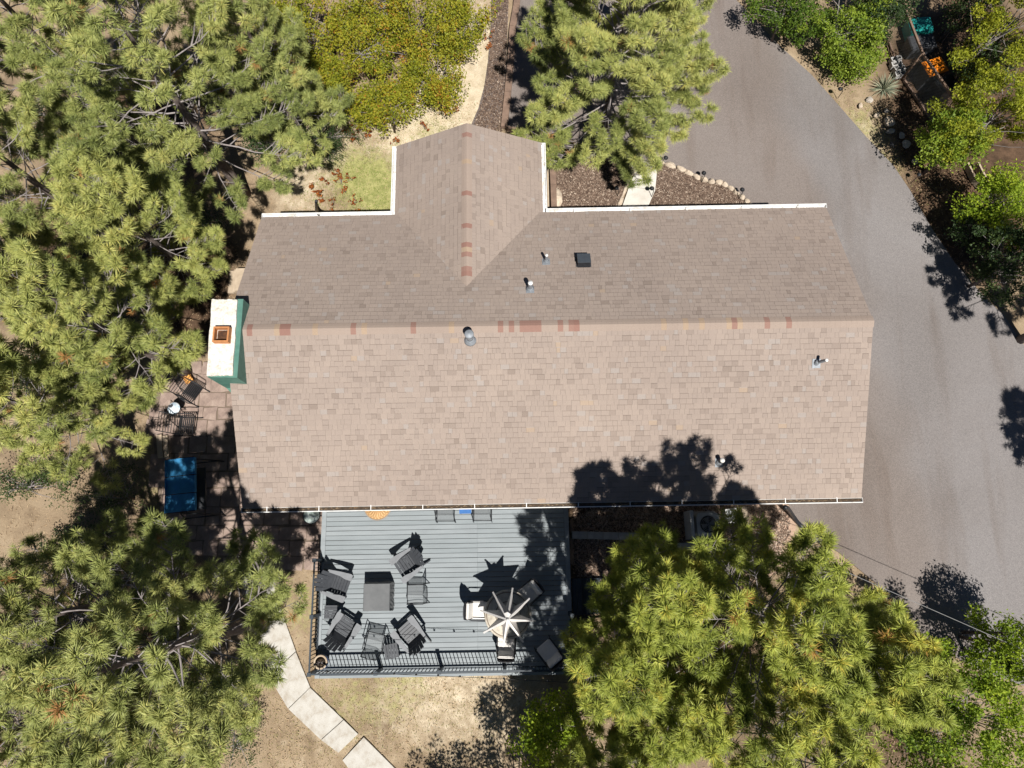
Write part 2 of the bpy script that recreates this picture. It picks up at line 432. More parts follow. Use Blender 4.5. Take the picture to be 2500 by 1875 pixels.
def ground_mat():
    m, nt, b = new_mat('yard_soil')
    geo = nt.nodes.new('ShaderNodeNewGeometry'); pos = geo.outputs['Position']
    def attr(n):
        a = nt.nodes.new('ShaderNodeAttribute'); a.attribute_name = n; return a.outputs['Fac']
    n1 = noise(nt, 1.1, 6, 0.65, pos, 0.4)
    dirt = ramp_node(nt, [(0.3, (0.17, 0.125, 0.082)), (0.5, (0.27, 0.205, 0.135)), (0.7, (0.36, 0.285, 0.195))]); nt.links.new(n1.outputs['Fac'], dirt.inputs['Fac'])
    n2 = noise(nt, 3.5, 6, 0.7, pos)
    sand = ramp_node(nt, [(0.3, (0.38, 0.31, 0.21)), (0.65, (0.56, 0.48, 0.36))]); nt.links.new(n2.outputs['Fac'], sand.inputs['Fac'])
    n3 = noise(nt, 5.0, 6, 0.7, pos)
    grs = ramp_node(nt, [(0.3, (0.16, 0.18, 0.055)), (0.6, (0.32, 0.31, 0.13))]); nt.links.new(n3.outputs['Fac'], grs.inputs['Fac'])
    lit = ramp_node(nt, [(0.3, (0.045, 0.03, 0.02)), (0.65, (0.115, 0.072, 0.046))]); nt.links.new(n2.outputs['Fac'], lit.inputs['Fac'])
    def soft(f, nz, w=0.9):
        # break a painted patch up with noise
        ad = nt.nodes.new('ShaderNodeMath'); ad.operation = 'MULTIPLY_ADD'
        nt.links.new(nz.outputs['Fac'], ad.inputs[0]); ad.inputs[1].default_value = w
        nt.links.new(f, ad.inputs[2])
        rr = nt.nodes.new('ShaderNodeMapRange'); rr.inputs[1].default_value = 0.5 * w + 0.25; rr.inputs[2].default_value = 0.5 * w + 0.75
        nt.links.new(ad.outputs[0], rr.inputs[0]); return rr.outputs[0]
    c = mix(nt, soft(attr('sand'), n2), dirt.outputs['Color'], sand.outputs['Color'])
    c = mix(nt, soft(attr('grass'), n3, 1.3), c, grs.outputs['Color'])
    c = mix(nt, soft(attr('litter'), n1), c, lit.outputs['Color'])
    sp = noise(nt, 45, 4, 0.8, pos)
    rs = ramp_node(nt, [(0.3, (0.62, 0.6, 0.58)), (0.5, (1, 1, 1)), (0.72, (1.3, 1.28, 1.25))]); nt.links.new(sp.outputs['Fac'], rs.inputs['Fac'])
    c = mix(nt, 1.0, c, rs.outputs['Color'], 'MULTIPLY')
    nt.links.new(c, b.inputs['Base Color'])
    b.inputs['Roughness'].default_value = 1.0; b.inputs['Specular IOR Level'].default_value = 0.1
    bp = nt.nodes.new('ShaderNodeBump'); bp.inputs['Strength'].default_value = 0.7; bp.inputs['Distance'].default_value = 0.02
    nt.links.new(sp.outputs['Fac'], bp.inputs['Height']); nt.links.new(bp.outputs['Normal'], b.inputs['Normal'])
    return m
M['ground'] = ground_mat()

# ------------------------------------------------------------------ the ground and what lies flat on it
def blobs(X, Y, items):
    out = np.zeros_like(X)
    for px, py, r, a in items:
        p = at(px, py)
        out += a * np.exp(-((X - p.x) ** 2 + (Y - p.y) ** 2) / (r * r))
    return np.clip(out, 0, 1)

SANDS = [(1090, 270, 2.0, 1.0), (1000, 330, 1.3, 0.6), (780, 370, 1.6, 0.6), (1180, 180, 1.2, 0.9), (1130, 60, 1.2, 0.9), (1200, 1720, 2.2, 0.55), (1000, 1700, 1.5, 0.4), (720, 480, 1.0, 0.5), (2120, 330, 1.2, 0.5), (1900, 1300, 1.2, 0.6), (760, 1800, 1.5, 0.3)]
GRASSES = [(905, 440, 1.2, 0.85), (830, 400, 1.2, 0.3), (1060, 330, 1.0, 0.45), (930, 500, 1.0, 0.4), (850, 1720, 1.4, 0.4), (1000, 1680, 1.0, 0.35), (400, 1180, 0.9, 0.5), (2100, 300, 1.0, 0.5), (2180, 400, 0.8, 0.4), (380, 900, 0.9, 0.4), (720, 1500, 0.8, 0.45)]
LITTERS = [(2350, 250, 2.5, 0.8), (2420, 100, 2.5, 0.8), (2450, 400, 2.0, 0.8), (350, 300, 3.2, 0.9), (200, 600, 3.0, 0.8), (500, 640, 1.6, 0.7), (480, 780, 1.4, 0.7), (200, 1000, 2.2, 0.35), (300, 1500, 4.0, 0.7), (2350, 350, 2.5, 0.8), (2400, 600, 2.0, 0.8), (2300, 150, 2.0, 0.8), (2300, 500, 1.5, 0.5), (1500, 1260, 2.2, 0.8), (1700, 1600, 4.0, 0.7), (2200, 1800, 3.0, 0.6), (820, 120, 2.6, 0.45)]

def build_ground():
    xs = np.concatenate([[-300, -80, -40], np.arange(-20, 20.01, 0.25), [40, 80, 300]])
    ys = np.concatenate([[-300, -80, -30], np.arange(-13, 20.01, 0.25), [40, 80, 300]])
    X, Y = np.meshgrid(xs, ys)
    Z = -0.05 + 0.02 * (np.sin(X * 1.7 + 0.6 * Y) + np.sin(Y * 2.3 - 0.8 * X)) * 0.5 + 0.012 * rng.standard_normal(X.shape)
    Z = np.minimum(Z, -0.012)
    V = np.stack([X.ravel(), Y.ravel(), Z.ravel()], 1)
    nx, ny = len(xs), len(ys)
    i, j = np.meshgrid(np.arange(nx - 1), np.arange(ny - 1))
    a = (j * nx + i).ravel()
    Q = np.stack([a, a + 1, a + 1 + nx, a + nx], 1)
    me = np_mesh('ground', V, Q, M['ground'], smooth=True)
    for n, it in (('sand', SANDS), ('grass', GRASSES), ('litter', LITTERS)):
        at_ = me.attributes.new(n, 'FLOAT', 'POINT')
        at_.data.foreach_set('value', blobs(X, Y, it).ravel().astype(np.float32))
    o = link(bpy.data.objects.new('ground', me))
    tag(o, 'dry sandy soil of the yard with sparse grass and needle litter', 'ground', kind='structure')
build_ground()

def sheet(name, pix, z, mat, label, cat, thick=0.05, kind='structure', smooth_n=0):
    pts = [at(px, py, z) for px, py in pix]
    poly = [(p.x, p.y) for p in pts]
    if smooth_n:   # Chaikin rounding of the outline
        for _ in range(smooth_n):
            q = []
            for k in range(len(poly)):
                a = poly[k]; b = poly[(k + 1) % len(poly)]
                q += [(a[0] * .75 + b[0] * .25, a[1] * .75 + b[1] * .25), (a[0] * .25 + b[0] * .75, a[1] * .25 + b[1] * .75)]
            poly = q
    o = MB().prism(poly, z - thick, z).build(name, mat)
    return tag(o, label, cat, kind=kind)

DRIVE = [(1262, -120), (1240, 312), (1390, 336), (1470, 385), (1560, 407), (1606, 395), (1652, 407), (1692, 427), (1726, 441), (1760, 446), (1787, 463), (1815, 483), (1835, 510),
         (1850, 700), (1900, 1100), (1926, 1236), (1952, 1290), (2050, 1350), (2140, 1425), (2250, 1560), (2400, 1640), (2750, 1760), (2900, 1100), (2500, 842), (2450, 768), (2406, 728), (2330, 640), (2273, 554), (2223, 466), (2182, 405), (2107, 325), (2038, 246), (1980, 181), (1900, 108), (1798, 0), (1720, -120)]
sheet('driveway', DRIVE, 0.015, M['asphalt'], 'grey asphalt driveway curving round the house', 'driveway')
sheet('mulch_bed', [(1180, 540), (1355, 340), (1470, 385), (1556, 408), (1530, 460), (1505, 520), (1330, 560)], 0.022, M['mulch'], 'brown mulch bed between the wing and the front walk', 'mulch bed', smooth_n=1)
sheet('mulch_bed', [(1570, 525), (1597, 464), (1606, 398), (1650, 411), (1690, 431), (1726, 446), (1760, 450), (1787, 467), (1815, 487), (1832, 530)], 0.022, M['mulch'], 'brown mulch bed inside the curved stone edging', 'mulch bed')
sheet('mulch_strip', [(1205, -120), (1245, -120), (1238, 120), (1225, 330), (1140, 330), (1178, 240), (1196, 120)], 0.018, M['mulchdk'], 'dark mulch strip running along the driveway timber', 'mulch bed', smooth_n=1)
sheet('gravel_patch', [(1392, 1215), (1930, 1215), (1950, 1290), (1900, 1420), (1700, 1460), (1392, 1430)], 0.012, M['gravel'], 'pinkish gravel and wood chips beside the deck', 'gravel', smooth_n=1)

# concrete walks, each slab a piece
def slabs(name, label, cat, quads, z, mat, part='slab'):
    t = thing(name, (0, 0, 0), 0, label, cat)
    t['kind'] = 'structure'
    for q in quads:
        pts = [at(px, py, z) for px, py in q]
        c = sum((Vector((p.x, p.y, 0)) for p in pts), Vector()) / len(pts)
        poly = [((p.x - c.x) * 0.997, (p.y - c.y) * 0.997) for p in pts]
        MB().prism(poly, -0.06, z).build(part, mat, t, (c.x, c.y, 0))
    return t
slabs('front_walk', 'white concrete walk between the two mulch beds', 'path', [
    [(1510, 530), (1571, 530), (1600, 464), (1536, 456)], [(1536, 455), (1600, 463), (1606, 396), (1556, 408)]], 0.05, M['concrete'])
slabs('garden_path', 'pale worn concrete path south west of the deck', 'path', [
    [(575, 1360), (640, 1335), (668, 1420), (595, 1440)], [(596, 1441), (668, 1421), (690, 1500), (615, 1525)], [(616, 1527), (690, 1501), (722, 1590), (655, 1650)],
    [(656, 1652), (722, 1592), (757, 1678), (703, 1730)], [(704, 1731), (757, 1679), (838, 1757), (783, 1806)], [(784, 1807), (839, 1758), (874, 1792), (826, 1838)],
    [(836, 1856), (888, 1800), (968, 1880), (905, 1950)]], 0.02, M['path'])

# patio of flagstones west of the house: irregular stones with open joints
def build_patio():
    t = thing('patio', (0, 0, 0), 0, 'reddish flagstone patio beside the west gable', 'patio'); t['kind'] = 'structure'
    bed = [at(*p) for p in ((385, 905), (600, 880), (640, 1200), (800, 1200), (796, 1375), (690, 1400), (520, 1380), (395, 1300), (372, 1050))]
    MB().prism([(p.x, p.y) for p in bed], -0.05, 0.004).build('joint_bed', pmat('joint_sand', (0.17, 0.13, 0.10), None, 14, 1.0, 0.4), t)
    def inside(x, y):
        n = len(bed); r = False
        for i in range(n):
            a, b = bed[i], bed[i - 1]
            if (a.y > y) != (b.y > y) and x < (b.x - a.x) * (y - a.y) / (b.y - a.y) + a.x: r = not r
        return r
    y = -1.5
    rr = random.Random(3)
    while y < 6.2:
        h = rr.uniform(0.42, 0.62); x = -12.5 + rr.uniform(0, 0.4)
        while x < -5.5:
            w = rr.uniform(0.45, 0.95)
            cx, cy = x + w / 2, y + h / 2
            if inside(cx, cy):
                j = lambda: rr.uniform(-0.05, 0.05)
                poly = [(-w / 2 + .02 + j(), -h / 2 + .02), (j(), -h / 2 + .015 + j() * .4), (w / 2 - .02, -h / 2 + .02 + j()), (w / 2 - .015 + j() * .4, j()), (w / 2 - .02 + j() * .5, h / 2 - .02), (-w / 2 + .02, h / 2 - .02 + j())]
                MB().prism(poly, -0.02, 0.02 + rr.uniform(0, 0.008)).build('flagstone', M['flag'], t, (cx, cy, 0))
            x += w
        y += h
build_patio()

# ------------------------------------------------------------------ the house
ZR, ZF, ZB = 4.882, 3.064, 2.927
F0, F1 = at(638.7, 531, ZF), at(2016.6, 506.6, ZF)
R0, R1 = at(549, 805.5, ZR), at(2132, 783, ZR)
B0, B1 = at(591.5, 1240, ZB), at(2103, 1215, ZB)
UX = (B1 - B0).normalized()                    # along the house
YAW = math.atan2(UX.y, UX.x)
NF = (F1 - F0).cross(R0 - F0).normalized(); NF = NF if NF.z > 0 else -NF
NB = (B1 - B0).cross(R0 - B0).normalized(); NB = NB if NB.z > 0 else -NB
W1 = on_plane(1139, 697, F0, NF)
W0 = at(1139.4, 301.3, W1.z)
WZ = 3.0
E0L, E0R = at(968.7, 357.3, WZ), at(1320.8, 348.7, WZ)
wd = (W1 - W0); wd.z = 0
E1L, E1R = E0L + wd, E0R + wd

house = thing('house', (0, 0, 0), 0, 'single-storey house with brown shingle roof and front wing', 'house')

# roof deck under the shingles
rd = MB()
def slab_face(q, t=0.10):
    top = [Vector(p) - Vector((0, 0, 0.06)) for p in q]; bot = [p - Vector((0, 0, t)) for p in top]
    rd.add(top + bot, [(0, 1, 2, 3), (7, 6, 5, 4), (0, 4, 5, 1), (1, 5, 6, 2), (2, 6, 7, 3), (3, 7, 4, 0)])
slab_face([B0, B1, R1, R0]); slab_face([F1, F0, R0, R1])
W1x = W1 - Vector((0, 0.35, 0))
slab_face([E0R, W0, W1x, E1R - Vector((0, .35, 0))]); slab_face([W0, E0L, E1L - Vector((0, .35, 0)), W1x])
roof = rd.build('roof', M['soffit'], house)

TABW = (0.10, 0.13, 0.16, 0.19, 0.23)
tab_cache = {}
def tab_arrays(w, h, tooth, tone):
    """one shingle tab: exposed face with a darker printed band at its top, butt edge and sides"""
    zb = 0.012 + tooth; zt = 0.005; hh = h * 1.05; hm = h * 0.87
    zm = zb + (zt - zb) * hm / hh
    g = 0.0015
    v = [(g, 0, zb), (w - g, 0, zb), (w - g, hm, zm), (g, hm, zm), (w - g, hh, zt), (g, hh, zt), (g, 0, 0), (w - g, 0, 0), (g, hh, 0), (w - g, hh, 0)]
    # top faces get vertices of their own so the band keeps a hard edge
    V = v[:4] + [v[3], v[2], v[4], v[5]] + v
    F_ = [(0, 1, 2, 3), (4, 5, 6, 7), (8 + 6, 8 + 7, 8 + 1, 8 + 0), (8 + 7, 8 + 9, 8 + 4, 8 + 1), (8 + 8, 8 + 6, 8 + 0, 8 + 5)]
    T = [tone] * 4 + [max(tone - (0.42 if tooth else 0.12), 0.0)] * 4 + [max(tone - 0.2, 0)] * 10
    return V, F_, T

field_V, field_F, field_T = [], [], []
single_left = [300]
def shingle_slope(P0, P1, Q0, Q1, seed, expo=0.1425, single_rows=()):
    rr = random.Random(seed)
    n = (P1 - P0).cross(Q0 - P0).normalized()
    if n.z < 0: n = -n
    up0 = (Q0 - P0)
    L = ((Q0 + Q1) / 2 - (P0 + P1) / 2).length
    rows = max(1, round(L / expo)); h = L / rows
    for i in range(rows):
        a = P0.lerp(Q0, i / rows); b = P1.lerp(Q1, i / rows)
        d = (b - a); W = d.length; x = d.normalized(); y = n.cross(x)
        if y.dot(up0) < 0: y = -y
        s = 0.0
        while s < W - 0.01:
            w = rr.choice(TABW)
            if s + w > W - 0.06: w = W - s
            tooth = rr.choice((0, 0, 0.004, 0.005))
            q = rr.random()
            tone = 0.48 + 0.04 * rr.randrange(5) + (0.05 if tooth == 0 else 0.0)
            if q < 0.07: tone = 0.36
            elif q < 0.13: tone = 0.88
            elif q < 0.134: tone = 1.0
            elif q < 0.142: tone = 0.25
            p = a + x * s
            if i in single_rows and single_left[0] > 0 and W * 0.12 < s < W * 0.66 and w in TABW:
                key = (w, round(h, 4), tooth, round(tone, 2))
                if key not in tab_cache:
                    V, F_, T = tab_arrays(w, h, tooth, tone)
                    tab_cache[key] = np_mesh('shingle', V, F_, M['shingle'], T)
                o = bpy.data.objects.new('shingle', tab_cache[key])
                m = Matrix((x, y, x.cross(y))).transposed().to_4x4(); m.translation = p
                o.matrix_world = m
                link(o, roof); single_left[0] -= 1
            else:
                V, F_, T = tab_arrays(w, h, tooth, tone)
                k = len(field_V); nn = x.cross(y)
                if nn.z < 0: nn = -nn
                flip = x.cross(y).z < 0
                for vx, vy, vz in V: field_V.append(tuple(p + x * vx + y * vy + nn * vz))
                for f in F_:
                    f = tuple(k + q_ for q_ in f); field_F.append(f[::-1] if flip else f)
                field_T.extend(T)
            s += w
shingle_slope(B0, B1, R0, R1, 1, single_rows=range(12, 19))
shingle_slope(F0, F1, R0, R1, 2)
shingle_slope(E0L, E1L, W0, W1, 3)
shingle_slope(E0R, E1R, W0, W1, 4)
o = bpy.data.objects.new('shingle_field', np_mesh('shingle_field', field_V, field_F, M['shingle'], field_T)); link(o, roof); o['kind'] = 'stuff'

cap_cache = {}
def ridge_caps(A, B, wid, slope, seed, reds):
    rr = random.Random(seed)
    d = (B - A); L = d.length; x = d.normalized(); y = Vector((0, 0, 1)).cross(x).normalized()
    n = round(L / 0.143); e = L / n
    for i in range(n):
        q = rr.random()
        tone = round(rr.choice((0.55, 0.58, 0.61, 0.64)), 2)
        if q < reds: tone = rr.choice((0.05, 0.2))
        elif q < reds + 0.06: tone = 1.0
        key = (round(wid, 3), round(e, 4), tone, round(slope, 3))
        if key not in cap_cache:
            V = []; F_ = []
            prof = [(-1, -1), (-0.45, -0.42), (0, -0.06), (0.45, -0.42), (1, -1)]
            for k, (xx, zz) in enumerate(((0, 0.0075), (e * 1.15, 0.005))):
                for py, pz in prof: V.append((xx, py * wid, zz + pz * wid * slope))
            for py, pz in prof: V.append((0, py * wid, 0.002 + pz * wid * slope))
            for j in range(4):
                F_.append((j, 5 + j, 6 + j, j + 1)); F_.append((10 + j, j, j + 1, 11 + j))
            cap_cache[key] = np_mesh('ridge_cap', V, F_, M['ridge'], [tone] * len(V))
        o = bpy.data.objects.new('ridge_cap', cap_cache[key])
        m = Matrix((x, y, x.cross(y))).transposed().to_4x4(); m.translation = A + x * (i * e) + Vector((0, 0, 0.012))
        o.matrix_world = m
        link(o, roof)
ridge_caps(R0, R1, 0.16, 0.437, 5, 0.15)
ridge_caps(W0, W1, 0.15, (W0.z - WZ) / ((E0R - E0L).length / 2), 6, 0.18)

# walls: main body and wing, with a gable at each end
wl = MB()
def inset_pt(p, dx, dy): return Vector((p.x + dx * UX.x - dy * UX.y, p.y + dx * UX.y + dy * UX.x, 0))
wa, wb_ = inset_pt(B0, 0.45, 0.55), inset_pt(B1, -0.45, 0.55)
wc, wd_ = inset_pt(F1, -0.45, -0.5), inset_pt(F0, 0.45, -0.5)
def wall_prism(pts, ztops):
    n = len(pts)
    vs = [Vector((p.x, p.y, 0)) for p in pts] + [Vector((p.x, p.y, z)) for p, z in zip(pts, ztops)]
    wl.add(vs, [(i, (i + 1) % n, n + (i + 1) % n, n + i) for i in range(n)])
rm1, rm0 = inset_pt(R1, -0.45, 0), inset_pt(R0, 0.45, 0)
wall_prism([wa, wb_, rm1, wc, wd_, rm0], [3.0, 3.0, ZR - 0.2, 3.1, 3.1, ZR - 0.2])
xa, xb = inset_pt(E0L, 0.35, -0.4), inset_pt(E0R, -0.35, -0.4)
ap = inset_pt(W0, 0, -0.4)
wall_prism([inset_pt(E1L, 0.35, 2.4), xa, ap, xb, inset_pt(E1R, -0.35, 2.4)], [3.0, 3.05, W0.z - 0.2, 3.05, 3.0])
wl.build('wall', M['soffit'], house)
# sliding door and windows of the deck side
for k, (u0, u1, z0, z1) in enumerate(((3.2, 5.2, 0.55, 2.6), (6.4, 7.6, 1.2, 2.4), (12.5, 13.8, 1.2, 2.3))):
    pa = wa + UX * u0; pb = wa + UX * u1; c = (pa + pb) / 2
    f = MB(); w = u1 - u0
    for dx in (-w / 2, 0, w / 2): f.box((dx, -0.03, (z0 + z1) / 2), (0.07, 0.06, z1 - z0))
    for zz in (z0, z1): f.box((0, -0.031, zz), (w + 0.07, 0.06, 0.07))
    win = f.build('window', M['white'], house, (c.x, c.y, 0), YAW)
    MB().box((0, -0.008, (z0 + z1) / 2), (w - 0.07, 0.012, z1 - z0 - 0.07)).build('pane', M['black'], win)

# gutters: open troughs with straps
def gutter(A, B, out, ends=True, strap=1.0, seed=1, silt=False):
    """trough along A-B on the side of `out`"""
    d = (B - A); L = d.length; x = d.normalized(); o = Vector(out).normalized()
    g = MB(); w, dp = 0.125, 0.10
    prof = [(0.0, 0.02), (0.012, 0.02), (0.014, -dp + 0.008), (w - 0.03, -dp + 0.008), (w - 0.012, 0.0), (w - 0.012, 0.012), (w + 0.012, 0.012), (w + 0.012, -0.006), (w - 0.018, -dp), (0.0, -dp)]
    vs = []; n = len(prof)
    for p in (A, B):
        for a, b in prof: vs.append(p + o * a + Vector((0, 0, b)))
    fs = [(i, (i + 1) % n, n + (i + 1) % n, n + i) for i in range(n)]
    if x.cross(Vector((0, 0, 1))).dot(o) > 0: fs = [f[::-1] for f in fs]
    g.add(vs, fs)
    if ends:
        for p, s in ((A, 1), (B, -1)):
            g.bar(p + o * 0.005 + Vector((0, 0, -dp / 2 + .012)), p + o * (w) + Vector((0, 0, -dp / 2 + .012)), 0.008, dp - .004)
    go = g.build('gutter', M['white'], house)
    k = int(L / strap)
    for i in range(k):
        p = A + x * (L * (i + 0.5) / k)
        MB().bar(p - o * 0.05 + Vector((0, 0, 0.035)), p + o * (w) + Vector((0, 0, 0.018)), 0.022, 0.006).build('gutter_strap', M['white'], go)
    if silt:   # dark wet silt lying in the trough
        MB().bar(A + x * .03 + o * (w * .5) + Vector((0, 0, -.035)), B - x * .03 + o * (w * .5) + Vector((0, 0, -.035)), w - .03, .05).build('silt', M['soil'], go)
    # dry needles that have collected in the trough
    rr = np.random.default_rng(seed)
    V = []; T = []; tn = []
    for i in range(int(L * 34)):
        if rr.random() > 0.35 + 0.5 * math.sin(i * 0.013) ** 2: continue
        c = A + x * rr.uniform(0.05, L - 0.05) + o * rr.uniform(0.02, 0.09) + Vector((0, 0, (-0.005 if silt else -dp + 0.012) + rr.uniform(0, 0.012)))
        a = rr.uniform(-0.6, 0.6); dd = (x * math.cos(a) + o * math.sin(a)) * rr.uniform(0.03, 0.06); s = x.cross(Vector((0, 0, 1))) * 0.008
        b = len(V); V += [tuple(c - dd), tuple(c + s), tuple(c + dd)]; T.append((b, b + 1, b + 2)); tn += [rr.random()] * 3
    lo = link(bpy.data.objects.new('leaf_litter', np_mesh('leaf_litter', V, T, LEAF['litter'], tn)), go); lo['kind'] = 'stuff'
    return go
ny = Vector((-UX.y, UX.x, 0))
dz = Vector((0, 0, -0.015))
gutter(B0 + dz - UX * 0.03, B1 + dz + UX * 0.03, -ny, strap=1.35, seed=2, silt=True)
gl = at(958, 519, ZF); gr_ = at(1334, 514, ZF)
fN = (F1 - F0).normalized()
gutter(F0 + dz, F0 + fN * ((gl - F0).dot(fN)) + dz, ny, strap=1.6, seed=3)
gutter(F0 + fN * ((gr_ - F0).dot(fN)) + dz, F1 + dz + fN * 0.03, ny, strap=1.45, seed=4)
wn_ = (E1L - E0L).normalized(); ox = Vector((-wn_.y, wn_.x, 0)); ox = ox if ox.x > 0 else -ox
gutter(E0L + dz, E0L + wn_ * 2.55 + dz, -ox, strap=1.2, seed=5)
gutter(E0R + dz, E0R + wn_ * 2.6 + dz, ox, strap=1.2, seed=6)
# fascia boards behind the gutters and rake boards on the gables
fb = MB()
for a, b, o_ in ((B0, B1, -ny), (F0, F1, ny)):
    fb.bar(a + o_ * -0.012 + Vector((0, 0, -0.12)), b + o_ * -0.012 + Vector((0, 0, -0.12)), 0.02, 0.18)
fb.build('fascia', M['white'], house)
rk = MB()
for a, b, sx in ((B0, R0, 1), (R0, F0, 1), (B1, R1, -1), (R1, F1, -1)):
    rk.bar(a + UX * (.02 * sx) + Vector((0, 0, -0.10)), b + UX * (.02 * sx) + Vector((0, 0, -0.10)), 0.03, 0.15)
for a, b in ((E0L, W0), (W0, E0R)): rk.bar(a - ny * .02 + Vector((0, 0, -0.10)), b - ny * .02 + Vector((0, 0, -0.10)), 0.03, 0.15)
rk.build('rake_board', pmat('rake_paint', (0.22, 0.19, 0.165), None, 4, 0.7), house)

# chimney on the west gable
ZC = 5.05
c_tl, c_tr, c_br, c_bl = at(516.5, 729, ZC), at(592, 728, ZC), at(577, 921, ZC), at(503.6, 919, ZC)
ch_c = (c_tl + c_tr + c_br + c_bl) / 4; ch_c.z = 0
chim = MB().prism([((p - ch_c).x, (p - ch_c).y) for p in (c_tl, c_tr, c_br, c_bl)], 0, ZC - 0.06).build('chimney', M['green'], house, ch_c)
rr = random.Random(9)
cap = MB()
poly = []
cs = [(p - ch_c) for p in (c_tl, at(580, 730, ZC), at(568, 917, ZC), c_bl)]
for k in range(4):
    a, b = cs[k], cs[(k + 1) % 4]
    for s in range(14):
        p = a.lerp(b, s / 14); poly.append((p.x * 0.985 + rr.uniform(-.012, .012), p.y * 0.985 + rr.uniform(-.012, .012)))
cap.prism(poly, ZC - 0.062, ZC)
capo = cap.build('chimney_cap', M['chim'], chim)
fl = at(538, 815, ZC + 0.2) - ch_c
flue = MB()
w = 0.205
for dx, dy, sx, sy in ((-w + .02, 0, .04, 2 * w), (w - .02, 0, .04, 2 * w), (0, -w + .02, 2 * w - .08, .04), (0, w - .02, 2 * w - .08, .04)):
    flue.box((fl.x + dx, fl.y + dy, ZC + 0.06), (sx, sy, 0.24))
flue.build('flue_liner', M['terra'], chim)
MB().box((fl.x, fl.y, ZC + 0.012), (2 * w - .12, 2 * w - .12, 0.02)).build('flue_opening', pmat('flue_depth_brown', (0.10, 0.045, 0.02), (0.03, 0.015, 0.01), 9, 0.9), chim)  # shallow floor coloured dark brown to suggest the shaded depth of the flue
# shoulder of the chimney on the south side and the white mastic where it meets the roof
sh = MB()
sp = [at(505, 935, 3.6) - ch_c, at(590, 950, 3.6) - ch_c, at(566, 965, 3.6) - ch_c]
sh.prism([(c_bl - ch_c).to_2d()[:], (c_br - ch_c).to_2d()[:], ((c_br - ch_c).x + 0.02, (c_br - ch_c).y - 0.42), ((c_bl - ch_c).x + 0.45, (c_bl - ch_c).y - 0.42)], 0, 3.75)
sh.build('chimney_shoulder', M['green'], chim)
def slope_patch(name, pix, P, N, h, mat, parent):
    pts = [on_plane(px, py, P, N) + N * h for px, py in pix]
    k = len(pts); low = [p - N * (h * 0.9) for p in pts]
    return MB().add(pts + low, [tuple(range(k))[::-1]] + [(i, (i + 1) % k, k + (i + 1) % k, k + i) for i in range(k)]).build(name, mat, parent)
slope_patch('mastic_patch', [(545, 932), (560, 928), (588, 930), (594, 944), (590, 948), (570, 947), (560, 938)], B0, NB, 0.035, M['chim'], chim)
slope_patch('flashing', [(566, 946), (594, 944), (600, 956), (576, 959)], B0, NB, 0.024, M['galv'], chim)
slope_patch('flashing', [(602, 737), (616, 736), (616, 741), (602, 742)], F0, NF, 0.026, M['galv'], chim)

# roof vents
def vent(px, py, P, N, r, hgt, kind, lean=(0, 0)):
    p = on_plane(px, py, P, N)
    v = thing('vent_pipe', p, YAW, parent=house)
    tilt = math.atan2(N.y, N.z)
    MB().box((0, -0.02, 0.02), (0.22, 0.25, 0.014), rx=-tilt).build('flashing', M['galv'], v)
    MB().lathe([(r * 2.0, -0.02), (r * 1.9, 0.02), (r * 1.25, 0.10), (r * 1.15, 0.13)], 16).build('collar', M['galv'], v)
    if kind == 'cap':
        MB().lathe([(r, 0), (r, hgt - 0.1)], 16).build('pipe', M['galv'], v)
        MB().lathe([(r * 0.7, hgt - 0.12), (r * 1.35, hgt - 0.12), (r * 1.45, hgt - 0.02), (r * 1.1, hgt), (0.0, hgt + 0.02)], 16).build('rain_cap', M['galv'], v)
    else:
        e = Vector((lean[0], lean[1], hgt))
        MB().tube([(0, 0, 0), e], r, 12, caps=False).build('pipe', M['galv'] if kind == 'pale' else M['dkgrey'], v)
        MB().tube([e * 0.96, e * 1.03], r * 1.06, 12).build('pipe_rim', M['white'], v)
vent(1148, 830, B0, NB, 0.085, 0.55, 'cap')
vent(1333, 638, F0, NF, 0.04, 0.42, 'pale')
vent(1294, 706, F0, NF, 0.062, 0.46, 'pale')
vent(1992, 886, B0, NB, 0.042, 0.42, 'pale', (0.10, -0.04))
vent(1755, 1128, B0, NB, 0.06, 0.34, 'dark')
p = on_plane(1424, 640, F0, NF); tl = math.atan2(NF.y, NF.z)
bv = MB().box((0, 0, 0.11), (0.36, 0.34, 0.20), rx=-tl, taper=0.96).build('box_vent', M['black'], house, p, YAW)
MB().box((0, 0.03, 0.222), (0.37, 0.35, 0.02), rx=-tl).build('hood', M['grey'], bv)
MB().box((0, 0, 0.02), (0.42, 0.40, 0.012), rx=-tl).build('flange', M['dkgrey'], bv)

# downspouts: black elbows at the front and corrugated pipe at the back
def hose(name, pts, r, mat, parent=None, ribs=True):
    pts = [Vector(p) for p in pts]
    # Catmull-Rom smoothing
    out = []
    for i in range(len(pts) - 1):
        p0, p1, p2, p3 = pts[max(i - 1, 0)], pts[i], pts[i + 1], pts[min(i + 2, len(pts) - 1)]
        k = 12
        for j in range(k):
            t = j / k
            out.append(0.5 * ((2 * p1) + (p2 - p0) * t + (2 * p0 - 5 * p1 + 4 * p2 - p3) * t * t + (3 * p1 - p0 - 3 * p2 + p3) * t ** 3))
    out.append(pts[-1])
    rs = [r * (1.12 if (i % 2 and ribs) else 1.0) for i in range(len(out))]
    return MB().tube(out, rs, 10).build(name, mat, parent)
hose('downspout', [at(778, 523, 3.0), at(776, 522, 2.3), at(773, 515, 1.0), at(772, 500, 0.1), at(772, 489, 0.05)], 0.05, M['black'], house, False)
o = hose('drain_pipe', [at(1917, 1238, 2.6), at(1925, 1244, 1.6), at(1935, 1258, 0.5), at(1950, 1278, 0.1), at(1975, 1300, 0.07), at(2010, 1330, 0.07)], 0.06, M['black'])
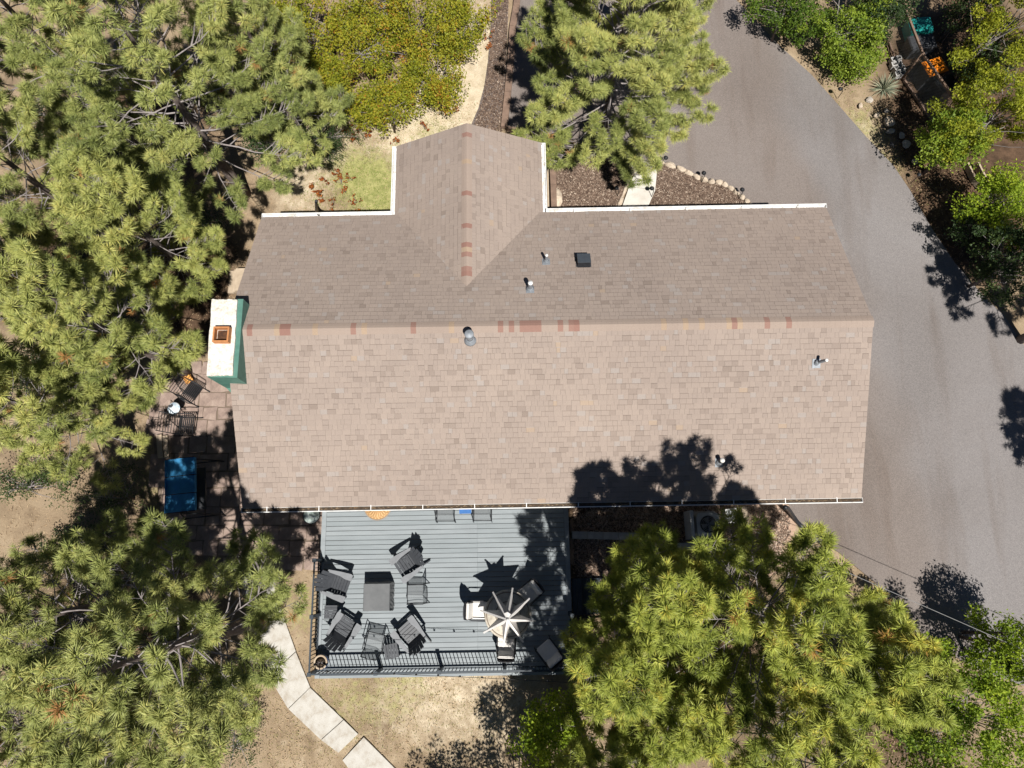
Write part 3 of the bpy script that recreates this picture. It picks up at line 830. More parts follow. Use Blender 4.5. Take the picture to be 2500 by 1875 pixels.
tag(o, 'black corrugated drain pipe curving from the back gutter onto the gravel', 'pipe')

# ------------------------------------------------------------------ the deck
DZ = 0.5
DL = Vector((-2.02, -0.8, 0))
deck = thing('deck', DL, YAW, 'grey-blue painted timber deck behind the house', 'deck')
HX = 3.79; Y0, Y1 = -2.70, 2.40
pitch = 0.1425
nb = int((Y1 - Y0) / pitch)
XJ = 0.98                       # butt joint between the two lengths of board
lens = [(-HX + 0.15, XJ - 0.0015), (XJ + 0.0015, HX - 0.15)]
bms = [MB().box((0, 0, 0), (b - a, pitch - 0.013, 0.03)).mesh('board', M['board']) for a, b in lens]
rr = random.Random(4)
for i in range(nb):
    for (a, b), me in zip(lens, bms):
        o = bpy.data.objects.new('board', me)
        o.location = ((a + b) / 2, Y0 + 0.15 + pitch * i, DZ - 0.015 + rr.uniform(-0.002, 0.002))
        o.rotation_euler = (0, 0, rr.uniform(-.0008, .0008)); link(o, deck)
for sx in (-1, 1):
    MB().box((sx * (HX - 0.073), (Y0 + Y1) / 2, DZ - 0.015), (0.14, Y1 - Y0, 0.032)).build('border_board', M['board'], deck)
MB().box((0, Y0 + 0.035, DZ - 0.016), (2 * HX - 0.30, 0.075, 0.03)).build('border_board', M['board'], deck)
fr = MB()
fr.box((0, Y0 + 0.02, 0.22), (2 * HX - 0.02, 0.04, 0.46)); fr.box((0, Y1 - 0.02, 0.22), (2 * HX - 0.02, 0.04, 0.46))
for x in np.linspace(-HX + .03, HX - .03, 16): fr.box((x, (Y0 + Y1) / 2, 0.22), (0.04, Y1 - Y0 - 0.1, 0.44))
fr.build('deck_frame', M['rail'], deck)

RZ = DZ + 0.82
def railing(a, b, post_at):
    """railing along a-b in deck coordinates: top rail carries balusters, posts and a bottom rail"""
    a = Vector((*a, 0)); b = Vector((*b, 0)); d = b - a; L = d.length; x = d.normalized()
    ang = math.atan2(d.y, d.x)
    top = MB().box((0, 0, RZ), (L, 0.045, 0.035)).build('railing', M['rail'], deck, (a + b) / 2, ang)
    MB().box((0, 0, DZ + 0.10), (L, 0.04, 0.04)).build('bottom_rail', M['rail'], top)
    pm = MB().box((0, 0, (DZ + RZ) / 2 - 0.02), (0.085, 0.085, RZ - DZ + 0.06)).box((0, 0, RZ + 0.03), (0.11, 0.11, 0.03)).box((0, 0, DZ + 0.03), (0.12, 0.12, 0.05)).mesh('post', M['rail'])
    for s in post_at:
        o = bpy.data.objects.new('post', pm); o.location = (s - L / 2, 0.002, 0); link(o, top)
    bmh = MB().box((0, 0, (DZ + RZ) / 2 + 0.01), (0.019, 0.019, RZ - DZ - 0.12)).mesh('baluster', M['dkmetal'])
    n = int(L / 0.108)
    for i in range(1, n):
        s = L * i / n
        if min(abs(s - q) for q in post_at) < 0.05: continue
        o = bpy.data.objects.new('baluster', bmh); o.location = (s - L / 2, 0, 0); link(o, top)
railing((-HX + 0.06, -2.46), (HX - 0.06, -2.46), [0.0, 1.87, 3.66, 5.5, 7.46])
railing((-HX + 0.06, -2.41), (-HX + 0.06, 0.66), [1.5, 3.07])
railing((HX - 0.06, -2.41), (HX - 0.06, -1.0), [1.41])
# steps down from the east side of the deck
st = thing('deck_steps', at(1392, 1455, 0) + Vector((0.02, 0, 0)), YAW, 'dark wooden steps at the shaded east side of the deck', 'steps')
for k in range(3):
    z = DZ - 0.13 * (k + 1)
    for j in range(2):
        MB().box((0.09 + 0.30 * k + 0.145 * j, 0.0, z), (0.138, 1.05, 0.035)).build('tread', M['rail'], st)
for s in (-0.5, 0.5):
    MB().bar((0.02, s, 0.32), (0.95, s, 0.02), 0.04, 0.2).build('stringer', M['rail'], st)
MB().bar((0.02, -0.52, 1.30), (0.95, -0.52, 0.95), 0.05, 0.05).build('handrail', M['dkmetal'], st)
for k in range(8): MB().bar((0.08 + 0.11 * k, -0.52, 0.25 - 0.03 * k), (0.08 + 0.11 * k, -0.52, 1.27 - 0.04 * k), 0.018).build('baluster', M['dkmetal'], st)

# ------------------------------------------------------------------ things on the deck
def xyz(px, py, seat_z, z=DZ):
    p = at(px, py, seat_z); p.z = z; return p

def adirondack():
    t = thing('adirondack_chair')
    for k in range(6):        # seat slats front to back, falling to the rear
        s = k / 5
        MB().box((0, 0.27 - 0.46 * s, 0.37 - 0.10 * s + (0 if k else -0.012)), (0.53, 0.081, 0.02), rx=0.21).build('seat_slat', M['lumber'], t)
    for k in range(5):        # fan of back slats with a rounded top
        u = (k - 2) / 2
        top = 0.98 - 0.17 * u * u
        a = Vector((u * 0.20, -0.20, 0.27)); b = Vector((u * 0.25, -0.20 - (top - 0.27) * 0.52, top))
        MB().bar(a, b, 0.108, 0.02, up=(0, 1, 0.5)).build('back_slat', M['lumber'], t)
    for s in (-1, 1):
        arm = MB(); q = [(0.23, 0.36), (0.40, 0.36), (0.42, 0.30), (0.40, 0.02), (0.35, -0.38), (0.28, -0.40), (0.27, 0.0), (0.23, 0.18)]
        arm.prism([(s * x, y) for x, y in q], 0.545, 0.57).build('arm', M['arm'], t)
        MB().box((s * 0.30, 0.24, 0.27), (0.03, 0.10, 0.545)).build('front_leg', M['lumber'], t)
        MB().bar((s * 0.275, 0.30, 0.335), (s * 0.275, -0.60, 0.05), 0.028, 0.11).build('rear_leg', M['lumber'], t)
        MB().bar((s * 0.30, -0.33, 0.20), (s * 0.30, -0.36, 0.545), 0.028, 0.06).build('arm_support', M['lumber'], t)
    MB().box((0, -0.36, 0.545), (0.62, 0.035, 0.05)).build('back_rail', M['lumber'], t)
    return t
G_AD = 'adirondack chairs around the covered fire table'
ad = adirondack()
for i, (px, py, fx, fy, lab) in enumerate((
        (994, 1379, -0.81, 0.58, 'grey adirondack chair north east of the covered fire table'),
        (826, 1428, 0.95, 0.30, 'grey adirondack chair against the west railing'),
        (842, 1536, 0.52, -0.86, 'grey adirondack chair beside the planter in the south west corner'),
        (1000, 1547, -0.66, -0.75, 'grey adirondack chair with the sunlit seat near the south railing'))):
    o = ad if i == 0 else copy_tree(ad)
    o.location = xyz(px, py, 0.86); o.rotation_euler = (0, 0, face_rot(fx, fy))
    tag(o, lab, 'chair', G_AD)

def slat_table(px, py, rz, label, w=0.40):
    t = thing('side_table', xyz(px, py, DZ + 0.42), rz, label, 'side table', 'slatted side tables')
    for k in range(5): MB().box((0, (k - 2) * w / 4.9, 0.42), (w, w / 5.6, 0.02)).build('slat', M['lumber'], t)
    for x in (-1, 1):
        MB().box((x * (w / 2 - 0.03), 0, 0.395), (0.03, w - 0.02, 0.03)).build('rail', M['lumber'], t)
        for y in (-1, 1): MB().box((x * (w / 2 - 0.035), y * (w / 2 - 0.035), 0.195), (0.04, 0.04, 0.39)).build('leg', M['lumber'], t)
    return t
slat_table(807, 1494, 0.0, 'small slatted grey table between the two western adirondack chairs', 0.37)
slat_table(955, 1590, PI / 2 + 0.22, 'small slatted grey table between the mesh chair and the railing')

# covered fire table: a canvas box with sagging skirt
def fire_table():
    t = thing('fire_table', xyz(919, 1458, DZ + 0.62), YAW, 'square fire table under a grey canvas cover', 'table')
    n = 12; V = []; Fs = []; rr_ = random.Random(8); w = 0.385
    ring = []
    for k in range(4 * n):
        side, s = divmod(k, n); s = s / n * 2 - 1
        x, y = [(s, -1), (1, s), (-s, 1), (-1, -s)][side]; ring.append((x, y))
    for z, f in ((0.62, 0.97), (0.60, 1.0), (0.40, 1.02), (0.2, 1.04), (0.02, 1.06)):
        for x, y in ring:
            j = rr_.uniform(-0.012, 0.014) * (0.62 - z) / 0.3
            V.append((x * (w * f + j), y * (w * f + j), z))
    m = 4 * n
    for r_ in range(4):
        for k in range(m): Fs.append((r_ * m + (k + 1) % m, r_ * m + k, (r_ + 1) * m + k, (r_ + 1) * m + (k + 1) % m))
    Fs.append(tuple(range(m)))
    b = MB(); b.add(V, Fs); b.build('cover', M['cover'], t)
    MB().bar((w + 0.005, -w, 0.6), (w + 0.03, -w, 0.05), 0.02).build('seam', M['cover'], t)
fire_table()

def tube_chair():
    """metal armchair with see-through sling seat and back"""
    t = thing('patio_chair')
    w = 0.28
    for s in (-1, 1):
        MB().tube([(s * w, 0.30, 0.0), (s * w, 0.29, 0.40), (s * w, 0.24, 0.60), (s * w, -0.1, 0.61), (s * w, -0.22, 0.58)], 0.013, 8).build('front_leg', M['dkmetal'], t)
        MB().tube([(s * (w - .02), 0.27, 0.42), (s * (w - .02), -0.18, 0.38), (s * (w - .03), -0.28, 0.62), (s * (w - .06), -0.36, 0.90)], 0.013, 8).build('side_rail', M['dkmetal'], t)
        MB().tube([(s * w, -0.20, 0.40), (s * w, -0.34, 0.0)], 0.013, 8).build('rear_leg', M['dkmetal'], t)
    MB().tube([(-w + .06, -0.36, 0.90), (0, -0.375, 0.94), (w - .06, -0.36, 0.90)], 0.013, 8).build('top_rail', M['dkmetal'], t)
    MB().tube([(-w, 0.27, 0.42), (w, 0.27, 0.42)], 0.012, 8).build('seat_rail', M['dkmetal'], t)
    MB().add([(-w + .02, 0.27, 0.425), (w - .02, 0.27, 0.425), (w - .02, 0.04, 0.385), (-w + .02, 0.04, 0.385), (w - .02, -0.18, 0.385), (-w + .02, -0.18, 0.385)], [(0, 3, 2, 1), (3, 5, 4, 2)]).build('seat_sling', M['sling'], t)
    MB().add([(-w + .03, -0.185, 0.39), (w - .03, -0.185, 0.39), (w - .035, -0.28, 0.62), (-w + .035, -0.28, 0.62), (w - .06, -0.36, 0.90), (-w + .06, -0.36, 0.90)], [(0, 1, 2, 3), (3, 2, 4, 5)]).build('back_sling', M['sling'], t)
    return t
G_TC = 'mesh sling patio chairs'
tcs = tube_chair()
for i, (px, py, fx, fy, lab) in enumerate((
        (1017, 1450, -1.0, 0.03, 'mesh patio chair facing the covered fire table from the east'),
        (915, 1570, 0.23, -0.97, 'mesh patio chair with its back against the south railing'),
        (1088, 1250, 0.0, 1.0, 'mesh chair under the eave, left of the blue table'),
        (1178, 1249, 0.0, 1.0, 'mesh chair under the eave, right of the blue table'))):
    o = tcs if i == 0 else copy_tree(tcs)
    o.location = xyz(px, py, 0.92); o.rotation_euler = (0, 0, face_rot(fx, fy)); tag(o, lab, 'chair', G_TC)
t = thing('small_table', xyz(1136, 1240, 0.9), YAW, 'small blue table between two mesh chairs under the eave', 'table')
MB().box((0, 0, 0.40), (0.36, 0.34, 0.03)).build('table_top', M['bluepl'], t)
for x in (-1, 1):
    for y in (-1, 1): MB().bar((x * .14, y * .13, 0.385), (x * .16, y * .15, 0), 0.025).build('leg', M['dkmetal'], t)

# round rattan seat mat with radial canes
t = thing('rattan_mat', xyz(922, 1236, DZ + 0.03), 0.0, 'round tan rattan mat half hidden under the eave', 'mat')
MB().lathe([(0.40, 0.004), (0.43, 0.012), (0.43, 0.03), (0.40, 0.036)], 40, ring=True).build('rim', pmat('rattan_rim', (0.30, 0.24, 0.19), None, 9, 0.7), t)
MB().lathe([(0.0, 0.006), (0.40, 0.006), (0.40, 0.022), (0.0, 0.024)], 40).build('backing', M['rattan'], t)
cm = MB()
pts = [(0.13 + 0.25 * math.sin(PI * k / 12 * 0.5), 0.028 * math.sin(PI * k / 12), 0.03) for k in range(13)]
loop = pts + [(p[0], -p[1], p[2]) for p in pts[::-1][1:-1]]
cane = MB().tube(loop, 0.006, 5, closed=True).mesh('cane', pmat('rattan_cane', (0.30, 0.16, 0.06), None, 9, 0.6))
for k in range(24):
    o = bpy.data.objects.new('cane', cane); o.rotation_euler = (0, 0, 2 * PI * k / 24); link(o, t)

# planter in the south west corner
t = thing('flower_pot', xyz(781.5, 1617, 0.95), 0, 'blue glazed pot with tan rim in the south west deck corner', 'pot')
MB().lathe([(0.13, 0.0), (0.17, 0.15), (0.215, 0.34), (0.21, 0.40), (0.16, 0.40), (0.15, 0.33), (0.0, 0.33)], 24).build('pot_body', M['bluepot'], t)
MB().lathe([(0.15, 0.38), (0.15, 0.43), (0.20, 0.44), (0.205, 0.40)], 24, ring=True).build('rim', M['palewood'], t)
MB().lathe([(0.155, 0.385), (0.0, 0.40)], 20).build('soil', M['soil'], t)
rr = random.Random(5)
for k in range(9):
    a = rr.uniform(0, 2 * PI); l = rr.uniform(0.06, 0.13)
    MB().tube([(0, 0, 0.39), (math.cos(a) * l * .5, math.sin(a) * l * .5, 0.39 + l * .7), (math.cos(a) * l, math.sin(a) * l, 0.39 + l)], [0.008, 0.006, 0.003], 5).build('dry_stem', M['twig'], t)

# dining set
TB = xyz(1240, 1500, DZ + 0.73)
t = thing('dining_table', TB, 0.2, 'round stone-topped dining table under the half-closed parasol', 'table')
MB().lathe([(0.0, 0.70), (0.66, 0.70), (0.68, 0.715), (0.67, 0.735), (0.0, 0.737)], 48).build('table_top', M['tabletop'], t)
tl_ = MB()
for r_ in (0.60, 0.34): tl_.lathe([(r_, 0.7375), (r_ + 0.006, 0.7405), (r_ + 0.02, 0.7405), (r_ + 0.026, 0.7375)], 48, ring=True)
tl_.build('inlay_ring', pmat('table_inlay', (0.20, 0.15, 0.11), None, 14, 0.6), t)
MB().lathe([(0.30, 0.0), (0.28, 0.04), (0.07, 0.10), (0.06, 0.6), (0.20, 0.70)], 20).build('pedestal', M['dkmetal'], t)

def parasol():
    u = thing('parasol', TB, 0.0, 'half-closed off-white parasol rising through the dining table', 'umbrella')
    MB().lathe([(0.24, 0.0), (0.22, 0.06), (0.05, 0.09), (0.04, 0.25)], 20).build('base', M['dkmetal'], u)
    ztop = 2.36
    MB().tube([(0, 0, 0.1), (0, 0, ztop)], 0.022, 10).build('pole', M['arm'], u)
    MB().lathe([(0.03, ztop - 0.02), (0.045, ztop + 0.01), (0.03, ztop + 0.05), (0.0, ztop + 0.07)], 12).build('finial', M['white'], u)
    n = 8; V = []; Fs = []
    angs = [math.radians(x) for x in (80, 122, 167, 212, 261, 303, 352, 39)]
    angs.sort()
    steps = 7
    R_, drop = 0.74, 0.66
    prof = []
    for k in range(2 * n):
        a = angs[k // 2] if k % 2 == 0 else (angs[k // 2] + (angs[(k // 2 + 1) % n] + (2 * PI if k // 2 == n - 1 else 0))) / 2
        prof.append((a, k % 2))
    for j in range(steps + 1):
        s = j / steps
        for a, valley in prof:
            r_ = 0.03 + R_ * s
            z = ztop - drop * s - 0.10 * s * s
            if valley:
                r_ = 0.03 + R_ * s * (0.55 - 0.22 * s); z -= 0.26 * s
            V.append((r_ * math.cos(a), r_ * math.sin(a), z))
    m = 2 * n
    for j in range(steps):
        for k in range(m): Fs.append((j * m + k, (j + 1) * m + k, (j + 1) * m + (k + 1) % m, j * m + (k + 1) % m))
    b = MB(); b.add(V, Fs, False); b.build('canopy', M['canopy_white'], u)
    for a in angs:
        d = Vector((math.cos(a), math.sin(a), 0))
        MB().bar(d * 0.03 + Vector((0, 0, ztop + 0.006)), d * (R_ + 0.04) + Vector((0, 0, ztop - drop - 0.10)), 0.045, 0.02).build('rib', M['canopy_white'], u)
    MB().add([(0.0, 0.0, ztop + .01), (-0.10, 0.15, ztop - 0.06), (0, 0.19, ztop - 0.03), (0.09, 0.13, ztop - 0.06)], [(0, 3, 2, 1)]).build('vent_flap', M['canopy_white'], u)
parasol()

def dining_chair():
    t = thing('dining_chair')
    for s in (-1, 1):
        MB().tube([(s * .27, 0.26, 0), (s * .27, 0.25, 0.42), (s * .27, 0.23, 0.63), (s * .27, -0.20, 0.64), (s * .26, -0.27, 0.60)], 0.016, 8).build('arm', M['wicker'], t)
        MB().tube([(s * .25, -0.34, 0), (s * .25, -0.24, 0.40), (s * .25, -0.33, 0.75), (s * .22, -0.40, 0.96)], 0.016, 8).build('rear_leg', M['wicker'], t)
    MB().box((0, 0.0, 0.40), (0.52, 0.50, 0.04)).build('seat_frame', M['wicker'], t)
    bk = MB(); n = 9
    V = []
    for j in range(7):
        s = j / 6
        for i in range(n):
            x = (i / (n - 1) - .5) * (0.50 - 0.06 * s * s)
            V.append((x, -0.25 - 0.155 * s - 0.02 * (1 - (2 * i / (n - 1) - 1) ** 2), 0.42 + 0.55 * s + (0.03 * (1 - (2 * i / (n - 1) - 1) ** 2) if j == 6 else 0)))
    bk.add(V, [(j * n + i, j * n + i + 1, (j + 1) * n + i + 1, (j + 1) * n + i) for j in range(6) for i in range(n - 1)])
    bk.build('backrest', M['wicker'], t)
    MB().tube([(-.22, -.40, .96), (-.1, -.425, 1.0), (.1, -.425, 1.0), (.22, -.40, .96)], 0.016, 8).build('top_rail', M['wicker'], t)
    def pad(c, d, rx, name):
        b = bmesh.new(); bmesh.ops.create_cube(b, size=1.0)
        bmesh.ops.scale(b, vec=d, verts=b.verts)
        bmesh.ops.bevel(b, geom=b.edges[:], offset=0.025, segments=2, affect='EDGES')
        bmesh.ops.transform(b, matrix=Matrix.Translation(c) @ Matrix.Rotation(rx, 4, 'X'), verts=b.verts)
        me = bpy.data.meshes.new(name); b.to_mesh(me); b.free(); me.materials.append(M['cushion'])
        link(bpy.data.objects.new(name, me), t)
    pad((0, 0.02, 0.455), (0.48, 0.47, 0.075), 0.0, 'seat_cushion')
    pad((0, -0.265, 0.68), (0.46, 0.07, 0.46), 0.28, 'back_cushion')
    return t
G_DC = 'dining chairs around the round table'
dc = dining_chair()
for i, (px, py, fx, fy, lab) in enumerate((
        (1170, 1490, 1.0, 0.02, 'dining chair with white cushions at the west side of the round table'),
        (1290, 1449, -0.72, 0.62, 'dining chair with white cushions at the north east of the round table'),
        (1236, 1572, 0.03, -1.0, 'dining chair south of the round table by the railing'),
        (1338, 1590, -0.62, -0.78, 'dining chair in deep shade in the south east deck corner'))):
    o = dc if i == 0 else copy_tree(dc)
    o.location = xyz(px, py, 0.97); o.rotation_euler = (0, 0, face_rot(fx, fy)); tag(o, lab, 'chair', G_DC)

# string of bulbs along the south railing
def string_lights(name, a, b, sag, nbulb, label, over=0.3):
    t = thing(name, (0, 0, 0), 0, label, 'string lights')
    f = lambda s: a.lerp(b, s) - Vector((0, 0, sag * 4 * s * (1 - s)))
    MB().tube([f(k / 40) for k in range(41)], 0.007, 5).build('cable', M['cable'], t)
    bm2 = MB().lathe([(0.014, 0.0), (0.016, -0.05), (0.03, -0.085), (0.022, -0.115), (0.0, -0.125)], 10).mesh('bulb', M['bulb'])
    for k in range(nbulb):
        o = bpy.data.objects.new('bulb', bm2); o.location = f((k + 0.5) / nbulb); link(o, t)
string_lights('string_lights', at(770, 1640, 2.55), at(1420, 1668, 2.55), 0.16, 12, 'black cable with hanging bulbs strung along the south edge of the deck')

# glass-topped table left of the deck
t = thing('glass_table', xyz(760, 1258, 0.45, 0.0), 0, 'small round glass-topped table between patio and deck', 'table')
MB().lathe([(0.0, 0.43), (0.245, 0.43), (0.245, 0.445), (0.0, 0.445)], 32).build('table_top', M['glasstop'], t)
MB().lathe([(0.235, 0.42), (0.265, 0.425), (0.27, 0.445), (0.247, 0.455)], 32, ring=True).build('rim', M['dkmetal'], t)
for k in range(3):
    a = 2 * PI * k / 3
    MB().tube([(0.2 * math.cos(a), 0.2 * math.sin(a), 0.43), (0.08 * math.cos(a), 0.08 * math.sin(a), 0.22), (0.22 * math.cos(a), 0.22 * math.sin(a), 0.0)], 0.012, 6).build('leg', M['dkmetal'], t)

# ------------------------------------------------------------------ patio things
def iron_chair():
    t = thing('iron_chair')
    w = 0.30
    seat = MB().box((0, 0, 0), (2 * w - 0.03, 0.033, 0.008)).mesh('seat_slat', M['dkmetal'])
    for k in range(8):
        o = bpy.data.objects.new('seat_slat', seat); y = 0.27 - 0.062 * k
        o.location = (0, y, 0.40 - 0.06 * (0.27 - y) + 0.02 * math.cos((y - .05) * 6)); link(o, t)
    rod = MB().tube([(-w + .02, 0, 0), (w - .02, 0, 0)], 0.011, 6).mesh('back_slat', M['dkmetal'])
    for k in range(8):
        s = k / 7; o = bpy.data.objects.new('back_slat', rod)
        o.location = (0, -0.235 - 0.30 * s, 0.42 + 0.62 * s); link(o, t)
    for s in (-1, 1):
        MB().tube([(s * w, 0.29, 0.39), (s * w, -0.2, 0.365), (s * w, -0.26, 0.46), (s * w, -0.55, 1.08)], 0.014, 6).build('side_frame', M['dkmetal'], t)
        MB().tube([(s * w, 0.27, 0.40), (s * (w + .03), 0.29, 0.60), (s * (w + .03), 0.0, 0.62), (s * w, -0.32, 0.60)], 0.015, 6).build('arm', M['dkmetal'], t)
        MB().tube([(s * w, 0.40, 0.06), (s * w, 0.2, 0.02), (s * w, -0.2, 0.02), (s * w, -0.48, 0.09)], 0.014, 6).build('rocker', M['dkmetal'], t)
        for y in (0.22, -0.2): MB().tube([(s * w, y, 0.02), (s * w, y, 0.38)], 0.012, 6).build('leg', M['dkmetal'], t)
    return t
ic = iron_chair()
for i, (px, py, fx, fy, lab) in enumerate((
        (462, 955, 0.85, 0.50, 'black iron slatted rocking chair turned towards the chimney'),
        (450, 1037, 1.0, 0.02, 'black iron slatted rocking chair south of the round mosaic table'))):
    o = ic if i == 0 else copy_tree(ic)
    o.location = xyz(px, py, 0.45, 0.025); o.rotation_euler = (0, 0, face_rot(fx, fy)); tag(o, lab, 'chair', 'iron rocking chairs on the patio')
t = thing('mosaic_table', xyz(425, 997, 0.5, 0.02), 0, 'small round table with white and blue mosaic top between the iron chairs', 'table')
MB().lathe([(0.0, 0.48), (0.185, 0.48), (0.195, 0.49), (0.19, 0.505), (0.0, 0.507)], 28).build('table_top', M['mosaic'], t)
for k in range(3):
    a = 2 * PI * k / 3 + .4
    MB().tube([(0.15 * math.cos(a), 0.15 * math.sin(a), 0.48), (0.05 * math.cos(a), 0.05 * math.sin(a), 0.25), (0.18 * math.cos(a), 0.18 * math.sin(a), 0.0)], 0.011, 6).build('leg', M['dkmetal'], t)
o = MB().prism([(-.06, -.03), (.0, -.06), (.07, -.02), (.06, .05), (0.01, .03), (-.05, .06), (-.08, .02)], 0, 0.015).build('folded_cloth', M['dkgrey'], None, at(417, 991, 0.535), 0.5)
tag(o, 'dark folded cloth lying on the mosaic table', 'cloth')
o = MB().box((0, 0, 0), (0.26, 0.30, 0.07), rx=0.35, rz=0.5).build('seat_pad', pmat('orange_cloth', (0.60, 0.30, 0.08), (0.5, 0.22, 0.06), 8, 0.9), None, at(459, 924, 0.14))
tag(o, 'orange cushion lying behind the turned iron chair', 'cushion')

# swing seat with blue canopy
def swing():
    zc = 1.72
    q = [at(394, 1123, zc), at(466, 1118, zc), at(485, 1243, zc), at(413, 1254, zc)]   # NW NE SE SW
    c = sum(q, Vector()) / 4; c.z = 0
    ex = ((q[1] - q[0]) + (q[2] - q[3])); ex.z = 0
    rz = math.atan2(ex.y, ex.x)
    w = ex.length / 2; l = ((q[0] - q[3]).length + (q[1] - q[2]).length) / 2
    t = thing('garden_swing', c, rz, 'garden swing seat with a blue three-panel canopy', 'swing seat')
    for k in range(3):           # canopy panels, each slightly sagging
        y0 = -l / 2 + l * k / 3 + 0.012; y1 = -l / 2 + l * (k + 1) / 3 - 0.012
        V = []; n = 7
        for j in range(n):
            for i in range(9):
                s = i / 8; u = j / (n - 1)
                x = (s - .5) * w
                z = zc + 0.05 - 0.10 * abs(s - 0.5) ** 1.5 * 2 - 0.05 * math.sin(PI * u) * (0.6 + 0.4 * math.sin(9 * s + k)) - 0.012 * math.sin(17 * s + 3 * u)
                V.append((x + 0.015 * math.sin(5 * u + k), y0 + (y1 - y0) * u, z))
        b = MB(); b.add(V, [(j * 9 + i, j * 9 + i + 1, (j + 1) * 9 + i + 1, (j + 1) * 9 + i) for j in range(n - 1) for i in range(8)], True)
        pn = b.build('canopy_panel', M['blue'], t)
        hem = MB()
        for sx in (-1, 1): hem.box((sx * w / 2, (y0 + y1) / 2, zc - 0.045), (0.012, y1 - y0, 0.13))
        hem.build('valance', M['blue'], pn)
    for k in range(4): MB().tube([(-w / 2, -l / 2 + l * k / 3, zc + 0.0), (0, -l / 2 + l * k / 3, zc + 0.035), (w / 2, -l / 2 + l * k / 3, zc)], 0.014, 6).build('canopy_bar', M['dkmetal'], t)
    for s in (-1, 1):
        for sx in (-1, 1): MB().tube([(0.0, s * (l / 2 + .02), zc - 0.02), (sx * 0.62, s * (l / 2 + .06), 0.02)], 0.022, 8).build('leg', M['dkmetal'], t)
        MB().tube([(-0.55, s * (l / 2 + .06), 0.2), (0.55, s * (l / 2 + .06), 0.2)], 0.018, 8).build('brace', M['dkmetal'], t)
        MB().tube([(0, s * (l / 2 - .08), zc - .04), (0.05, s * (l / 2 - .12), 0.5)], 0.008, 6).build('hanger', M['dkmetal'], t)
    MB().tube([(0, -l / 2, zc - .03), (0, l / 2, zc - .03)], 0.022, 8).build('top_bar', M['dkmetal'], t)
    MB().box((0.0, 0, 0.47), (0.46, l - 0.3, 0.06)).build('seat', M['dkgrey'], t)
    MB().box((-0.22, 0, 0.72), (0.07, l - 0.3, 0.48), ry=-0.25).build('backrest', M['dkgrey'], t)
swing()

# pieces of timber edging by the patio
for i, (pa, pb, w, lab) in enumerate((((389, 1062), (393, 1118), 0.17, 'outer weathered timber lying beside the patio steps'), ((404, 1064), (408, 1118), 0.15, 'inner weathered timber lying beside the patio steps'))):
    a, b = at(*pa, .08), at(*pb, .08)
    o = MB().bar(a - (a + b) / 2, b - (a + b) / 2, w, 0.12).build('edging_timber', M['palewood'], None, ((a + b) / 2).to_2d().to_3d() + Vector((0, 0, 0.06)))
    tag(o, lab, 'timber', 'timbers beside the patio')
# concrete steps at the west door
t = thing('side_steps', at(600, 690, 0), YAW, 'pale concrete side steps north of the chimney', 'steps')
for k in range(3): MB().box((-0.2 * k, 0.0, 0.15 - 0.05 * k), (0.28 if k else 0.5, 0.8, 0.30 - 0.10 * k)).build('step', M['palewood'], t)

# ------------------------------------------------------------------ utility corner behind the house
p = at(1729, 1280, 0.7); p.z = 0.06
ac = thing('air_conditioner', p, YAW, 'pale grey air conditioning unit with round fan grille by the back wall', 'air conditioner')
def rrect(w, r, n=6):
    out = []
    for cx, cy, a0 in ((w - r, w - r, 0), (-w + r, w - r, PI / 2), (-w + r, -w + r, PI), (w - r, -w + r, 1.5 * PI)):
        for k in range(n + 1):
            a = a0 + PI / 2 * k / n; out.append((cx + r * math.cos(a), cy + r * math.sin(a)))
    return out
MB().prism(rrect(0.33, 0.12), 0, 0.62).build('casing', M['hvac'], ac)
MB().prism(rrect(0.345, 0.13), 0.622, 0.66).build('top_panel', M['hvac'], ac)
MB().lathe([(0.0, 0.664), (0.25, 0.664), (0.25, 0.668), (0.0, 0.668)], 28).build('fan_well', M['black'], ac)
for k in range(5): MB().lathe([(0.06 + 0.048 * k, 0.685), (0.066 + 0.048 * k, 0.69), (0.072 + 0.048 * k, 0.685), (0.066 + 0.048 * k, 0.68)], 28, ring=True).build('grille_ring', M['galv'], ac)
for k in range(8): MB().bar((0, 0, 0.692), (0.27 * math.cos(k * PI / 4), 0.27 * math.sin(k * PI / 4), 0.69), 0.01).build('grille_spoke', M['galv'], ac)
for k in range(4):
    a = k * PI / 2 + .3
    MB().add([(0.04 * math.cos(a - .5), 0.04 * math.sin(a - .5), 0.672), (0.22 * math.cos(a - .35), 0.22 * math.sin(a - .35), 0.671), (0.22 * math.cos(a + .35), 0.22 * math.sin(a + .35), 0.677), (0.04 * math.cos(a + .5), 0.04 * math.sin(a + .5), 0.676)], [(0, 1, 2, 3)]).build('fan_blade', M['galv'], ac)
MB().box((0, 0, -0.02), (0.85, 0.85, 0.08)).build('pad', M['block'], ac)
t = thing('louvred_box', xyz(1787, 1259, 0.4, 0.01), YAW + 0.12, 'white louvred meter box beside the air conditioner', 'utility box')
for x in (-1, 1): MB().box((x * .16, 0, .2), (.03, .42, .4)).build('side', M['white'], t)
for y in (-1, 1): MB().box((0, y * .2, .2), (.29, .03, .4)).build('end', M['white'], t)
for k in range(6): MB().box((-.115 + .046 * k, 0, .385), (.035, .36, .012), ry=0.5).build('louvre', M['hvac'], t)
MB().box((0, 0, .05), (.28, .36, .05)).build('bottom', M['black'], t)
rr = random.Random(12)
